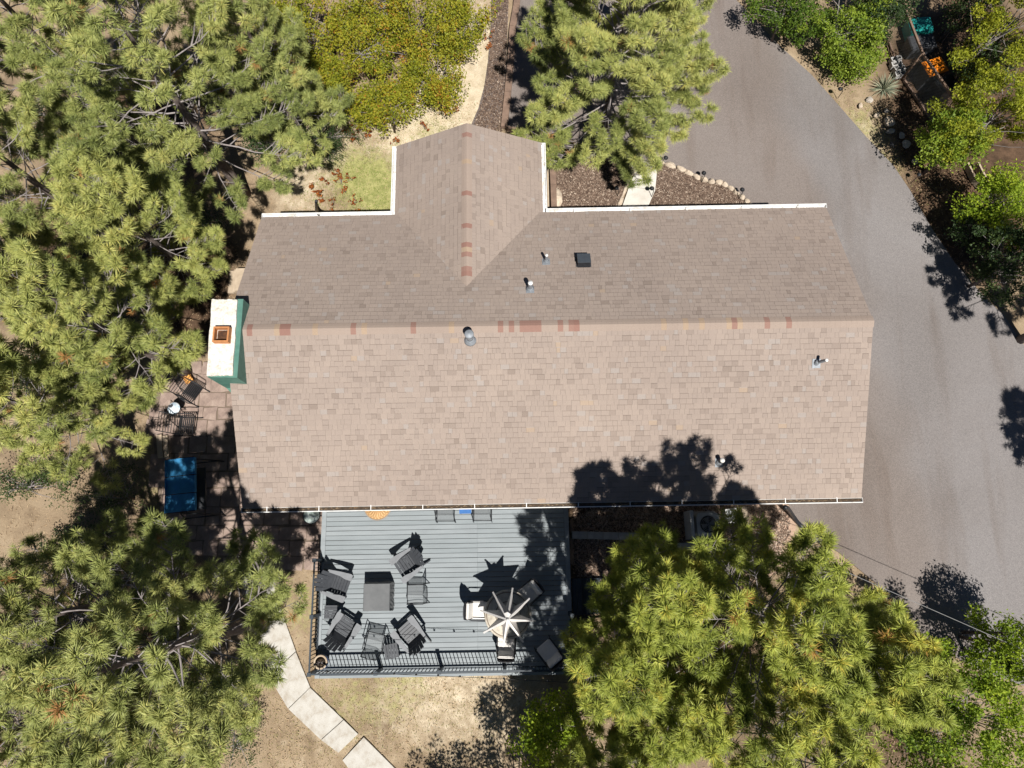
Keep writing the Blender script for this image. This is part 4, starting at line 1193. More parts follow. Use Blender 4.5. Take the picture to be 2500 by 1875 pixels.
def block_row(pa, pb, n, label):
    t = thing('block_wall', (0, 0, 0), 0, label, 'low wall')
    a, b = at(*pa, .25), at(*pb, .25); ang = math.atan2(b.y - a.y, b.x - a.x); L = (b - a).length / n
    bmx = MB().box((0, 0, 0.125), (L - 0.012, 0.22, 0.25)).mesh('block', M['block'])
    for k in range(n):
        p = a.lerp(b, (k + .5) / n); o = bpy.data.objects.new('block', bmx)
        o.location = (p.x, p.y, rr.uniform(-.01, .006)); o.rotation_euler = (0, 0, ang + rr.uniform(-.012, .012)); link(o, t)
block_row((1396, 1306), (1625, 1311), 6, 'low concrete block wall running east from the deck')
block_row((1650, 1334), (1838, 1337), 5, 'low concrete block wall below the air conditioner')
o = MB().box((0, 0, 0), (0.16, 1.15, 0.06), rx=0.1).build('plank', M['palewood'], None, at(1823, 1283, 0.15), 0.12); tag(o, 'pale plank standing between gravel and meter box', 'plank')
o = MB().box((0, 0, 0.42), (0.10, 0.85, 0.84)).build('screen_panel', M['hvac'], None, xyz(1684, 1282, 0.5, 0.0), YAW); tag(o, 'white upright screen panel west of the air conditioner', 'screen')

# service cable from the back eave to the street
a = at(1715, 1240, 2.85); b = at(2760, 1700, 2.75)
o = MB().tube([a.lerp(b, k / 24) - Vector((0, 0, 0.10 * 4 * (k / 24) * (1 - k / 24))) for k in range(25)], 0.0085, 6).build('service_cable', M['cablelt']); tag(o, 'pale service cable crossing above the lower driveway', 'cable')

# ------------------------------------------------------------------ front garden
def rock_mesh(seed, rx, ry, rz_, mat):
    b = bmesh.new(); bmesh.ops.create_icosphere(b, subdivisions=2, radius=1.0); r_ = random.Random(seed)
    ph = [r_.uniform(0, 6) for _ in range(6)]
    for v in b.verts:
        k = 1 + 0.14 * math.sin(3 * v.co.x + ph[0]) + 0.12 * math.sin(4 * v.co.y + ph[1]) + 0.10 * math.sin(5 * v.co.z + ph[2]) + r_.uniform(-.06, .06)
        v.co = Vector((v.co.x * rx * k, v.co.y * ry * k, max(v.co.z * rz_ * k, -0.3 * rz_)))
    me = bpy.data.meshes.new('stone'); b.to_mesh(me); b.free(); me.materials.append(mat); return me
# stone edging along the curved bed
edge = thing('stone_edging', (0, 0, 0), 0, 'pale stones edging the curved mulch bed by the driveway', 'stone edging')
line = [(1604, 398), (1622, 401), (1650, 409), (1672, 419), (1692, 429), (1710, 438), (1728, 444), (1745, 446), (1762, 448), (1776, 457), (1790, 466), (1804, 477), (1817, 488), (1826, 498), (1835, 508)]
em = [rock_mesh(50 + k, 0.19, 0.10, 0.11, M['stone']) for k in range(5)]
for k in range(len(line) - 1):
    a, b = at(*line[k]), at(*line[k + 1]); c = (a + b) / 2
    o = bpy.data.objects.new('stone', em[k % 5]); o.location = (c.x, c.y, 0.05); o.rotation_euler = (0, 0, math.atan2(b.y - a.y, b.x - a.x) + random.uniform(-.15, .15))
    o.scale = ((b - a).length / 0.36, random.uniform(.8, 1.2), random.uniform(.8, 1.2)); link(o, edge)
edge = thing('stone_edging', (0, 0, 0), 0, 'row of flat stones along the west side of the front walk', 'stone edging')
line = [(1508, 520), (1516, 500), (1524, 480), (1533, 455), (1545, 430), (1554, 410)]
for k in range(len(line) - 1):
    a, b = at(*line[k]), at(*line[k + 1]); c = (a + b) / 2
    o = bpy.data.objects.new('stone', em[(k + 2) % 5]); o.location = (c.x - .06, c.y, 0.02); o.rotation_euler = (0, 0, math.atan2(b.y - a.y, b.x - a.x)); o.scale = ((b - a).length / 0.36, 0.8, 0.8); link(o, edge)
# timber borders
def timbers(name, label, pts, w, h, mat, cat='timber border', z=0.0):
    t = thing(name, (0, 0, 0), 0, label, cat)
    for k in range(len(pts) - 1):
        a, b = at(*pts[k]), at(*pts[k + 1]); a.z = b.z = z + h / 2
        d = (b - a).normalized() * 0.006
        MB().bar(a + d, b - d, w, h).build('timber', mat, t)
timbers('timber_border', 'weathered timbers between driveway and dark mulch strip', [(1268, -80), (1261, 20), (1252, 70), (1247, 150), (1240, 230), (1231, 315)], 0.24, 0.16, M['wood'])
timbers('timber_border', 'low timber at the shaded end of the driveway beside the wing', [(1236, 316), (1300, 326), (1385, 338)], 0.12, 0.14, M['wood'])
timbers('planter_timber', 'timber planter edge along the east side of the wing', [(1347, 405), (1350, 460), (1352, 525)], 0.20, 0.28, M['wood'])
timbers('planter_timber', 'narrow pale board beside the wing planter', [(1336, 405), (1338, 520)], 0.06, 0.24, M['palewood'])
o = bpy.data.objects.new('boulder', rock_mesh(77, 0.16, 0.42, 0.14, M['stone'])); o.location = at(1359, 483, 0.05); link(o); tag(o, 'long pale stone beside the wing planter', 'rock')

def path_light(px, py, lab):
    t = thing('path_light', xyz(px, py, 0.0, 0.0), random.uniform(0, 3), lab, 'garden light', 'low garden path lights')
    MB().tube([(0, 0, 0), (0, 0, 0.42), (0.05, 0, 0.50), (0.12, 0, 0.50)], 0.012, 6).build('stem', M['dkmetal'], t)
    MB().lathe([(0.085, 0.47), (0.06, 0.50), (0.02, 0.54), (0.0, 0.545)], 12, (0.12, 0, -0.02)).build('shade', M['dkmetal'], t)
path_light(1507, 480, 'black path light at the west edge of the front walk')
path_light(1590, 482, 'black path light at the east edge of the front walk near the eave')
path_light(1613, 407, 'black path light at the top end of the stone edging')
path_light(1712, 446, 'black path light in the middle of the stone edging')
path_light(1803, 486, 'black path light at the lower end of the stone edging')
path_light(2045, 240, 'black path light by the driveway near the yucca')
path_light(2166, 376, 'black path light by the driveway below the yucca')
path_light(2222, 448, 'black path light in the tree shade by the driveway')

# ------------------------------------------------------------------ fenced corner, top right
def fence_corner():
    hf = 1.35
    base = [at(2155, 70), at(2202, 193), at(2275, 300)]
    base = [Vector((p.x, p.y, 0)) for p in base]
    t = thing('chain_link_fence', (0, 0, 0), 0, 'chain-link pen fence with grey posts in the top right corner', 'fence')
    for p in base: MB().tube([p, p + Vector((0, 0, hf + .05))], 0.04, 8).build('post', M['wood'], t)
    for a, b in zip(base, base[1:]):
        MB().bar(a + Vector((0, 0, hf)), b + Vector((0, 0, hf)), 0.07, 0.07).build('top_rail', M['wood'], t)
        MB().bar(a + Vector((0, 0, .05)), b + Vector((0, 0, .05)), 0.05, 0.05).build('bottom_rail', M['wood'], t)
        d = (b - a); L = d.length; x = d.normalized()
        V = []; T = []
        step = 0.07; n = int((L + hf) / step)
        for s in (1, -1):
            for k in range(n):
                u0 = k * step - (hf if s > 0 else 0); 
                p0 = (u0, 0.06); p1 = (u0 + s * 0 + hf, hf) if s > 0 else None
                if s > 0: A_, B_ = (u0, 0.0), (u0 + hf, hf)
                else: A_, B_ = (u0, 0.0), (u0 - hf, hf)
                # clip to the panel
                (ua, za), (ub, zb) = A_, B_
                def cl(u, z, u2, z2, lim):
                    f = (lim - u) / (u2 - u); return lim, z + (z2 - z) * f
                if max(ua, ub) < 0 or min(ua, ub) > L: continue
                if ua < 0: ua, za = cl(ua, za, ub, zb, 0)
                if ub < 0: ub, zb = cl(ua, za, ub, zb, 0)
                if ua > L: ua, za = cl(ua, za, ub, zb, L)
                if ub > L: ub, zb = cl(ua, za, ub, zb, L)
                A3 = a + x * ua + Vector((0, 0, za)); B3 = a + x * ub + Vector((0, 0, zb))
                w = Vector((0, 0, 0.005)); i = len(V)
                V += [A3 - w, B3 - w, B3 + w, A3 + w]; T.append((i, i + 1, i + 2, i + 3))
        b_ = MB(); b_.add(V, T); wo = b_.build('wire_mesh', M['galv'], t)
fence_corner()
def bin_(px, py, z, w, d, rz, body, lidm, lab, h=0.6):
    p = at(px, py, z + h); p.z = z
    t = thing('storage_bin', p, rz, lab, 'bin', 'bins inside the pen')
    MB().box((0, 0, h / 2), (w * .9, d * .9, h), taper=1.08).build('bin_body', body, t)
    MB().box((0, 0, h + .02), (w, d, .05), taper=0.94).build('lid', lidm, t)
    MB().box((0, 0, h + .05), (w * .5, d * .5, .02)).build('lid_panel', lidm, t)
bin_(2248, 62, 0, 0.85, 0.65, 0.1, M['teal'], M['teal'], 'teal plastic bin in the pen', 0.5)
bin_(2252, 103, 0, 0.95, 0.6, 0.15, M['dkgrey'], M['dkgrey'], 'dark grey storage bin beside the teal one', 0.5)
bin_(2283, 163, 0, 0.76, 0.62, 0.35, M['dkgrey'], M['orange'], 'dark bin with a bright orange lid', 0.8)
bin_(2312, 205, 0, 0.70, 0.60, 0.4, M['black'], M['black'], 'black bin beside the orange-lidded one', 0.8)
t = thing('cinder_blocks', at(2186, 170), 0.2, 'stacked pale cinder blocks beside the pen post', 'blocks')
for k in range(4):
    b = MB(); y = -0.3 + 0.21 * k
    for dy in (-.07, .07): b.box((0, dy, .1), (.4, .04, .2))
    for dx in (-.18, 0, .18): b.box((dx, 0, .1), (.04, .1, .2))
    b.build('block', M['block'], t, (0.05 * (k % 2), y, 0), 0.1 * (k % 2))
for i, (px, py, s, mt, lab) in enumerate(((2121, 245, .20, 'paleston', 'pale rock just left of the yucca'), (2100, 259, .15, 'stone', 'small tan rock by the driveway left of the yucca'), (2163, 272, .13, 'paleston', 'small white rock below the yucca'),
        (2140, 282, .18, 'stone', 'flat tan stone below the yucca'), (2168, 298, .30, 'stone', 'large yellowish boulder in the driveway verge'), (2172, 322, .20, 'paleston', 'white rock below the yellowish boulder'),
        (2200, 332, .18, 'paleston', 'white rock in the broken shade of the verge'), (2211, 354, .24, 'paleston', 'grey-white rock beside the path light in the verge'), (2232, 396, .16, 'stone', 'tan stone in the lower verge'))):
    o = bpy.data.objects.new('rock', rock_mesh(100 + i, s * .72, s * .58, s * .4, M[mt])); q = at(px, py); o.location = (q.x, q.y, 0.03); o.rotation_euler = (0, 0, i * 1.3); link(o); tag(o, lab, 'rock', 'rocks in the driveway verge')
timbers('raised_bed_frame', 'pale timber frame of a raised bed under the right-hand trees', [(2353, 405), (2372, 445), (2396, 470)], 0.06, 0.25, M['palewood'], 'garden bed')
timbers('raised_bed_frame', 'second pale timber of the raised bed, nearer the edge of the yard', [(2378, 405), (2402, 453)], 0.06, 0.25, M['palewood'], 'garden bed')
timbers('verge_timber', 'dark fallen timber below the pen fence', [(2205, 197), (2255, 270)], 0.07, 0.1, M['wood'], 'timber')

# ------------------------------------------------------------------ vegetation
def frames(D, r_):
    """an orthonormal frame (N,3,3) whose third axis is D, with random roll"""
    D = D / np.linalg.norm(D, axis=1, keepdims=True)
    ref = np.where(np.abs(D[:, 2:3]) < 0.9, np.array([[0, 0, 1.0]]), np.array([[1.0, 0, 0]]))
    X = np.cross(ref, D); X /= np.linalg.norm(X, axis=1, keepdims=True)
    Y = np.cross(D, X)
    a = r_.uniform(0, 2 * PI, len(D))[:, None]
    X2 = X * np.cos(a) + Y * np.sin(a); Y2 = -X * np.sin(a) + Y * np.cos(a)
    return np.stack([X2, Y2, D], 2)

def tuft_templates(count, needles, length, width, seed):
    """needle brushes: blades fanning from a short shoot along +Z"""
    r_ = np.random.default_rng(seed); out = []
    for _ in range(count):
        a = r_.uniform(0, 2 * PI, needles)
        th = np.radians(r_.uniform(10, 112, needles)) * np.where(r_.random(needles) < 0.15, 1.15, 1.0)
        d = np.stack([np.sin(th) * np.cos(a), np.sin(th) * np.sin(a), np.cos(th)], 1)
        L = length * r_.uniform(0.7, 1.1, needles)
        base = np.stack([0 * a, 0 * a, r_.uniform(-0.07, 0.02, needles)], 1)
        w = width * r_.uniform(0.8, 1.2, needles)
        nt_ = r_.uniform(-0.2, 0.2, needles)
        out.append((base, d * L[:, None], w, nt_))
    return out
TUFTS = tuft_templates(16, 50, 0.215, 0.015, 11)

def tuft_mesh(name, P, D, S, tone, mat, seed):
    r_ = np.random.default_rng(seed)
    P = np.asarray(P); D = np.asarray(D); S = np.asarray(S); tone = np.asarray(tone)
    Fm = frames(D, r_); idx = r_.integers(0, len(TUFTS), len(P))
    Vs, Ts = [], []
    for k, (base, dv, w, nt_) in enumerate(TUFTS):
        s = np.nonzero(idx == k)[0]
        if not len(s): continue
        sc = S[s][:, None, None]
        B = np.einsum('nij,mj->nmi', Fm[s], base) * sc + P[s][:, None, :]
        Dw = np.einsum('nij,mj->nmi', Fm[s], dv) * sc
        up = np.array([0.1, -0.3, 1.0]) + r_.normal(0, 0.35, Dw.shape)     # a needle is round: its blade turns its flat side up
        side = np.cross(Dw, up); side /= np.linalg.norm(side, axis=2, keepdims=True) + 1e-9
        side = side * (w[None, :, None] * sc * 0.5)
        mid = B + Dw * 0.22
        W = np.stack([mid - side, mid + side, B + Dw], 2)
        tn = np.clip(tone[s][:, None] + nt_[None, :], 0, np.where(tone[s] > 1, 1.0, 0.955)[:, None])
        Vs.append(W.reshape(-1, 3)); Ts.append(np.repeat(tn.ravel(), 3))
    V = np.concatenate(Vs); T = np.concatenate(Ts)
    return np_mesh(name, V, np.arange(len(V)).reshape(-1, 3), mat, T)

def pine(cx, cy, hm, height, radius, label, mat='a', seed=0, crown0=0.3, dens=1.0, lean=(0, 0), world_xy=None, gap=None, tuft=1.0, lo=0.5, step=1.0, group='ponderosa pines round the house'):
    """tapered trunk, whorls of upcurved limbs with side shoots, needle brushes on the outer shoots"""
    r_ = np.random.default_rng(seed + 1000)
    if world_xy is None:
        b = at(cx, cy, hm); b = Vector((b.x, b.y, 0))
    else: b = Vector((*world_xy, 0))
    t = thing('pine_tree', b, 0, label, 'pine tree', group)
    def axis(z):
        s = z / height
        return np.array([lean[0] * s * s + 0.06 * math.sin(4 * s + seed), lean[1] * s * s + 0.06 * math.cos(5 * s + seed), z])
    r0 = 0.016 * height + 0.03
    off = axis(0.0)
    zs = np.linspace(-0.05, height * 0.97, 14)
    MB().tube([axis(z) - off * (1 - z / height) for z in zs], [r0 * (1 - 0.9 * (z / height)) + 0.01 for z in zs], 9).build('trunk', M['bark'], t)
    wood = MB()
    P, D, S, tn = [], [], [], []
    z = height * crown0
    while z < height * 0.985:
        s = (z - height * crown0) / (height * (1 - crown0))
        prof = (math.sin(PI * min(1, 0.30 + 0.62 * s)) ** 0.8) * (1 - 0.25 * s) if s < 0.95 else 0.2
        nb_ = r_.integers(4, 6)
        a0 = r_.uniform(0, 2 * PI)
        for k in range(nb_):
            az = a0 + 2 * PI * k / nb_ + r_.uniform(-0.35, 0.35)
            if gap is not None and abs((az - gap[0] + PI) % (2 * PI) - PI) < gap[1] and r_.random() < 0.75: continue
            L = max(0.25, radius * prof * r_.uniform(lo, 1.15))
            el = math.radians(-8 + 48 * s + r_.uniform(-8, 8))
            h = np.array([math.cos(az), math.sin(az), 0.0])
            p = axis(z); pts = [p]; n = 7
            d = h * math.cos(el) + np.array([0, 0, math.sin(el)])
            sidev = np.array([-h[1], h[0], 0])
            bend = r_.uniform(-0.25, 0.25)
            for j in range(n):
                e2 = el + math.radians(34) * (j / n) ** 1.6
                hh = h + sidev * bend * (j / n); hh /= np.linalg.norm(hh)
                d = hh * math.cos(e2) + np.array([0, 0, math.sin(e2)])
                d += r_.normal(0, 0.07, 3)
                p = p + d * (L / n); pts.append(p)
            rb = 0.007 + 0.0075 * L
            wood.tube(pts, [rb * (1 - 0.8 * j / n) for j in range(n + 1)], 4, caps=False)
            base_tone = 0.50 + 0.16 * s + r_.normal(0, 0.09)
            def shoot(q, dq, sc, extra=0.0):
                P.append(q); D.append(dq); S.append(sc * tuft * r_.uniform(0.72, 1.25)); tn.append(1.2 if r_.random() < 0.012 else np.clip(base_tone + r_.normal(0, 0.10) + extra, 0.05, 0.88))
            shoot(pts[-1], d + np.array([0, 0, 0.35]), 1.1, 0.05)
            m = int((6 + 6.0 * L) * dens)
            for j in range(m):
                u = r_.uniform(0.20, 1.0) ** 0.5
                i0 = min(int(u * n), n - 1); q = pts[i0] + (pts[i0 + 1] - pts[i0]) * (u * n - i0)
                sg = 1 if r_.random() < 0.5 else -1
                ax = (pts[i0 + 1] - pts[i0]); ax = ax / np.linalg.norm(ax)
                sd = np.cross(ax, [0, 0, 1.0]); sd /= np.linalg.norm(sd) + 1e-6
                dd = ax * r_.uniform(0.4, 0.9) + sd * sg * r_.uniform(0.5, 1.0) + np.array([0, 0, r_.uniform(0.05, 0.6)])
                dd /= np.linalg.norm(dd)
                l2 = r_.uniform(0.18, 0.30) + 0.22 * L * (1.05 - u)
                m1 = q + dd * l2 * 0.55 + np.array([0, 0, -0.01]); e1 = q + dd * l2 + np.array([0, 0, 0.12 * l2])
                wood.tube([q, m1, e1], [rb * 0.42, rb * 0.34, rb * 0.22], 3, caps=False)
                bare = r_.random() < (0.16 if u < 0.5 else 0.05)
                if bare: continue
                shoot(e1, dd + np.array([0, 0, 0.45]), 1.0)
                if l2 > 0.3:
                    for kk in range(int(l2 / 0.16) - 1):
                        qq = q + dd * l2 * r_.uniform(0.45, 0.9)
                        d3 = dd + r_.normal(0, 0.6, 3) + np.array([0, 0, 0.4])
                        d3 /= np.linalg.norm(d3); e3 = qq + d3 * r_.uniform(0.07, 0.16)
                        wood.tube([qq, e3], [rb * 0.24, rb * 0.18], 3, caps=False)
                        shoot(e3, d3, 0.92)
        z += r_.uniform(0.36, 0.56) * step
    shp = axis(height * 0.97)
    for k in range(4):
        P.append(shp + r_.normal(0, 0.05, 3)); D.append(np.array([r_.normal(0, .5), r_.normal(0, .5), 1.0])); S.append(1.0); tn.append(0.75)
    lb = wood.build('limbs', M['twig'], t)
    o = bpy.data.objects.new('crown', tuft_mesh('crown', P, D, S, tn, NEEDLE[mat], seed)); link(o, t)
    return len(P)

def leaf_soup(name, C, R3, n, size, mat, seed, tone0=0.5, spread=0.22, flat=0.5, parent=None):
    """n leaves in clumps round centres C (k,3) with clump radius R3 (k,)"""
    r_ = np.random.default_rng(seed)
    C = np.asarray(C); R3 = np.asarray(R3)
    k = r_.integers(0, len(C), n)
    q = r_.standard_normal((n, 3)); q /= np.linalg.norm(q, axis=1, keepdims=True)
    P = C[k] + q * (r_.random(n) ** 0.45 * R3[k])[:, None] * np.array([1, 1, 0.65])
    N = r_.standard_normal((n, 3)) * (1 - flat) + np.array([0, 0, 1.0]) * flat
    N /= np.linalg.norm(N, axis=1, keepdims=True)
    Fm = frames(N, r_)
    L = size * r_.uniform(0.6, 1.25, n)[:, None]; W = L * r_.uniform(0.45, 0.7, n)[:, None]
    X, Y, Z = Fm[:, :, 0], Fm[:, :, 1], Fm[:, :, 2]
    V = np.stack([P - X * L * 0.5, P + Y * W * 0.5 + Z * L * .08, P + X * L * 0.5, P - Y * W * 0.5 + Z * L * .08], 1).reshape(-1, 3)
    ct = np.clip(tone0 + r_.normal(0, spread * 0.7, len(C)), 0, 1)
    tone = np.clip(ct[k] + r_.normal(0, spread, n), 0, 1)
    me = np_mesh(name, V, np.arange(4 * n).reshape(-1, 4), mat, np.repeat(tone, 4))
    o = bpy.data.objects.new(name, me); link(o, parent)
    return o

def leafy(kind, cx, cy, hm, height, rx, ry, label, mat, seed, leaves=9000, size=0.07, clumps=70, crown0=0.3, tone0=0.5, cat='tree', group=None, world_xy=None, stems=3, clump_r=0.34, name='leafy_tree', shell=0.5):
    r_ = np.random.default_rng(seed + 500)
    if world_xy is None:
        b = at(cx, cy, hm); b = Vector((b.x, b.y, 0))
    else: b = Vector((*world_xy, 0))
    t = thing(name, b, 0, label, cat, group)
    zc = height * (1 + crown0) / 2; rz_ = height * (1 - crown0) / 2
    C = []
    while len(C) < clumps:
        q = r_.uniform(-1, 1, 3); d = np.linalg.norm(q)
        if d > 1 or d < shell * r_.random(): continue
        f = 1 + 0.22 * math.sin(3 * math.atan2(q[1], q[0]) + seed) + 0.15 * math.sin(5 * math.atan2(q[1], q[0]) + 2 * seed)
        C.append((q[0] * rx * f, q[1] * ry * f, zc + q[2] * rz_))
    C = np.array(C)
    wood = MB()
    st = [np.array([r_.uniform(-.25, .25) * rx, r_.uniform(-.25, .25) * ry, 0]) for _ in range(stems)]
    for s_ in st:
        e = np.array([s_[0] * 1.8, s_[1] * 1.8, zc])
        wood.tube([s_ + np.array([0, 0, -.05]), (s_ + e) / 2 + r_.normal(0, .06, 3), e], [0.02 + 0.012 * height, 0.015 + 0.009 * height, 0.012], 7)
    wood.build('trunk', M['bark'], t)
    br = MB()
    for c in C[::2]:
        s_ = st[r_.integers(0, stems)]; a = np.array([s_[0] * 1.4, s_[1] * 1.4, zc * r_.uniform(0.35, 0.95)])
        m_ = (a + c) / 2 + r_.normal(0, 0.08, 3)
        br.tube([a, m_, c], [0.016, 0.011, 0.006], 4, caps=False)
    br.build('branches', M['twig'], t)
    leaf_soup('crown', C, np.full(len(C), clump_r) * r_.uniform(0.6, 1.2, len(C)), leaves, size, LEAF[mat], seed, tone0, 0.2, 0.45, t)
    return t

# pines: photo position of mid crown, its height, tree height, crown radius
PINES = [
    (1515, 125, 4.3, 7.0, 3.3, 'broad pine standing over the upper driveway beside the front walk', 'a', 21, 0.2, 1.35),
    (415, 225, 5.6, 9.6, 3.5, 'sparse tall pine at the upper left with bare grey limbs', 'c', 22, 0.26, 0.95),
    (640, 150, 4.8, 7.6, 2.0, 'pine next to the scrub oaks at the top', 'c', 43, 0.2, 1.1),
    (110, 120, 5.8, 9.0, 2.7, 'pine filling the top left corner', 'c', 23, 0.3, 1.15),
    (330, 555, 5.0, 7.6, 1.9, 'compact pine between the upper left pine and the chimney', 'a', 24, 0.3, 1.3),
    (70, 430, 5.0, 8.0, 2.2, 'pine at the left edge below the corner pine', 'c', 25, 0.3, 1.1),
    (260, 800, 4.8, 8.2, 2.2, 'pine left of the chimney', 'a', 26, 0.3, 1.2),
    (60, 760, 4.8, 8.0, 2.2, 'pine at the left edge level with the chimney', 'a', 27, 0.3, 1.1),
    (110, 1010, 4.4, 7.2, 1.9, 'pine at the left edge level with the blue swing', 'a', 28, 0.3, 1.1),
    (445, 1578, 5.4, 9.9, 3.1, 'broad pine south west of the deck, overhanging the garden path', 'c', 29, 0.28, 1.2),
    (170, 1490, 5.0, 8.2, 2.6, 'pine at the left edge beside the broad south west pine', 'c', 30, 0.28, 1.1),
    (330, 1800, 4.6, 7.4, 2.4, 'shaded pine at the bottom left', 'c', 31, 0.3, 1.1),
    (40, 1780, 4.6, 7.0, 2.2, 'pine in the bottom left corner', 'c', 32, 0.3, 1.0),
    (1860, 1515, 6.2, 9.6, 2.4, 'tall yellowish pine below the air conditioner', 'b', 33, 0.45, 1.3),
    (1600, 1450, 5.8, 8.4, 1.35, 'slender yellowish pine beside the deck steps', 'b', 34, 0.48, 1.5),
    (2050, 1600, 6.0, 9.2, 2.0, 'yellowish pine at the edge of the lower driveway', 'b', 35, 0.3, 1.25),
    (1500, 1625, 6.0, 8.4, 1.2, 'slim shaded pine beside the south east deck corner', 'b', 44, 0.48, 1.3),
    (1620, 1700, 4.6, 7.4, 1.7, 'darker pine south east of the deck', 'b', 36, 0.25, 1.2),
    (1475, 1950, 5.4, 8.4, 1.6, 'pine at the bottom edge beside the bright green young tree', 'b', 38, 0.3, 1.2),
    (1900, 1790, 5.8, 9.2, 2.3, 'yellowish pine at the bottom right', 'b', 37, 0.3, 1.25),
]
ntuft = 0
for (cx, cy, hm, hh, rad, lab, mt, sd, c0, dn) in PINES:
    ntuft += pine(cx, cy, hm, hh, rad, lab, mt, sd, c0, dn, gap=(2.15, 0.35) if sd == 29 else None, lo=0.8 if sd == 21 else 0.5, step=0.62 if sd == 21 else 1.0)
# pines outside the picture whose shadows lie on the driveway
for px, py, h_, r_c, lab, sd in ((2490, 830, 7.0, 2.1, 'pine beyond the right edge shading the upper driveway', 41), (2600, 1220, 6.0, 0.95, 'pine beyond the right edge shading the middle driveway', 42)):
    q = at(px, py); ntuft += pine(0, 0, 0, h_, r_c, lab, 'a', sd, 0.42, 1.0, world_xy=(q.x, q.y))

G_OAK = 'scrub oaks behind the house'
OAKS = [(920, 0, 1.7, 2.6, 1.5, 1.4, 'scrub oak at the top edge in the middle of the thicket'), (690, 70, 1.5, 2.4, 1.2, 1.3, 'greener scrub oak tucked under the pine at the top'), (700, 190, 1.3, 2.0, 1.0, 1.0, 'scrub oak at the left end of the thicket'), (760, 60, 1.7, 2.6, 1.5, 1.6, 'olive scrub oak next to the upper left pine'), (890, 110, 1.7, 2.5, 1.6, 1.7, 'yellow-green scrub oak in the middle of the thicket'),
        (1010, 60, 1.8, 2.7, 1.6, 1.6, 'yellow-green scrub oak at the top of the thicket'), (1060, 190, 1.5, 2.2, 1.2, 1.1, 'scrub oak at the right end of the thicket nearest the wing'),
        (930, 250, 1.4, 2.0, 1.0, 0.9, 'low scrub oak at the lower edge of the thicket'), (790, 210, 1.4, 2.1, 1.1, 1.1, 'scrub oak at the lower left of the thicket'), (1120, 50, 1.5, 2.3, 1.0, 1.5, 'scrub oak beside the mulch strip')]
for i, (cx, cy, hm, hh, rx, ry, lab) in enumerate(OAKS):
    leafy('oak', cx, cy, hm, hh, rx, ry, lab, 'oak', 60 + i, leaves=7500, size=0.085, clumps=75, crown0=0.25, tone0=0.48, group=G_OAK, clump_r=0.36, name='scrub_oak', stems=4)

leafy('shrub', 800, 330, 0.8, 1.4, 0.9, 0.8, 'dark evergreen shrub at the edge of the front lawn', 'dark', 70, 5000, 0.05, 50, 0.1, 0.5, 'shrub', name='evergreen_shrub')
leafy('shrub', 470, 520, 0.8, 1.5, 1.0, 0.9, 'dark evergreen shrub below the upper left pine', 'dark', 71, 5000, 0.05, 50, 0.1, 0.4, 'shrub', name='evergreen_shrub')
leafy('shrub', 250, 330, 0.9, 1.7, 1.3, 1.2, 'dark undergrowth shrub among the left-hand pines', 'dark', 72, 6000, 0.05, 60, 0.1, 0.4, 'shrub', name='evergreen_shrub')
leafy('shrub', 270, 1200, 1.0, 1.8, 1.1, 0.8, 'olive shrub left of the blue swing', 'dark', 73, 4500, 0.05, 45, 0.1, 0.8, 'shrub', name='evergreen_shrub')
leafy('shrub', 560, 1800, 1.0, 1.8, 0.9, 1.0, 'brownish shrub beside the garden path', 'dark', 74, 4000, 0.05, 45, 0.1, 0.5, 'shrub', name='evergreen_shrub')
leafy('shrub', 60, 1700, 1.2, 2.4, 1.3, 1.5, 'dark shrub in the lower left shade', 'dark', 75, 5000, 0.05, 50, 0.1, 0.4, 'shrub', name='evergreen_shrub')

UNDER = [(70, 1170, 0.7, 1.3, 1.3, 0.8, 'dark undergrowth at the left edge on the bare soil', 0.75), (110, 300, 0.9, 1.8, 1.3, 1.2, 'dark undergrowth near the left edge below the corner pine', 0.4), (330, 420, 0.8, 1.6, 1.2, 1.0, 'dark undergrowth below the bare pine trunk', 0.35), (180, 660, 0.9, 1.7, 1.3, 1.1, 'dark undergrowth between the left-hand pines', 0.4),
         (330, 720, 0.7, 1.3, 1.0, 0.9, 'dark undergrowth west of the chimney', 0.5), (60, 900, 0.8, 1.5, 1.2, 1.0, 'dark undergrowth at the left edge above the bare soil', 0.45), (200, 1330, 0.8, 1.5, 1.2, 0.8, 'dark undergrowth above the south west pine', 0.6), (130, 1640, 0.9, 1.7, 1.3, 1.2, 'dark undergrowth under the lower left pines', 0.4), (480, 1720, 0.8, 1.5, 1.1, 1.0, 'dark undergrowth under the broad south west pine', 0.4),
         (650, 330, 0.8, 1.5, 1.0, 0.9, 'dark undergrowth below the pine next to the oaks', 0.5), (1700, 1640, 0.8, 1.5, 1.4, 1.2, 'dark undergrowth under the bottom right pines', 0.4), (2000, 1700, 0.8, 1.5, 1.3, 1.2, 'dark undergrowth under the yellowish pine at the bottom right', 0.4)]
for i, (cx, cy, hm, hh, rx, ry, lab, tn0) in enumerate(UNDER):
    leafy('shrub', cx, cy, hm, hh, rx, ry, lab, 'dark', 110 + i, 3000, 0.07, 40, 0.05, tn0, 'shrub', 'dark undergrowth', name='undergrowth_shrub')

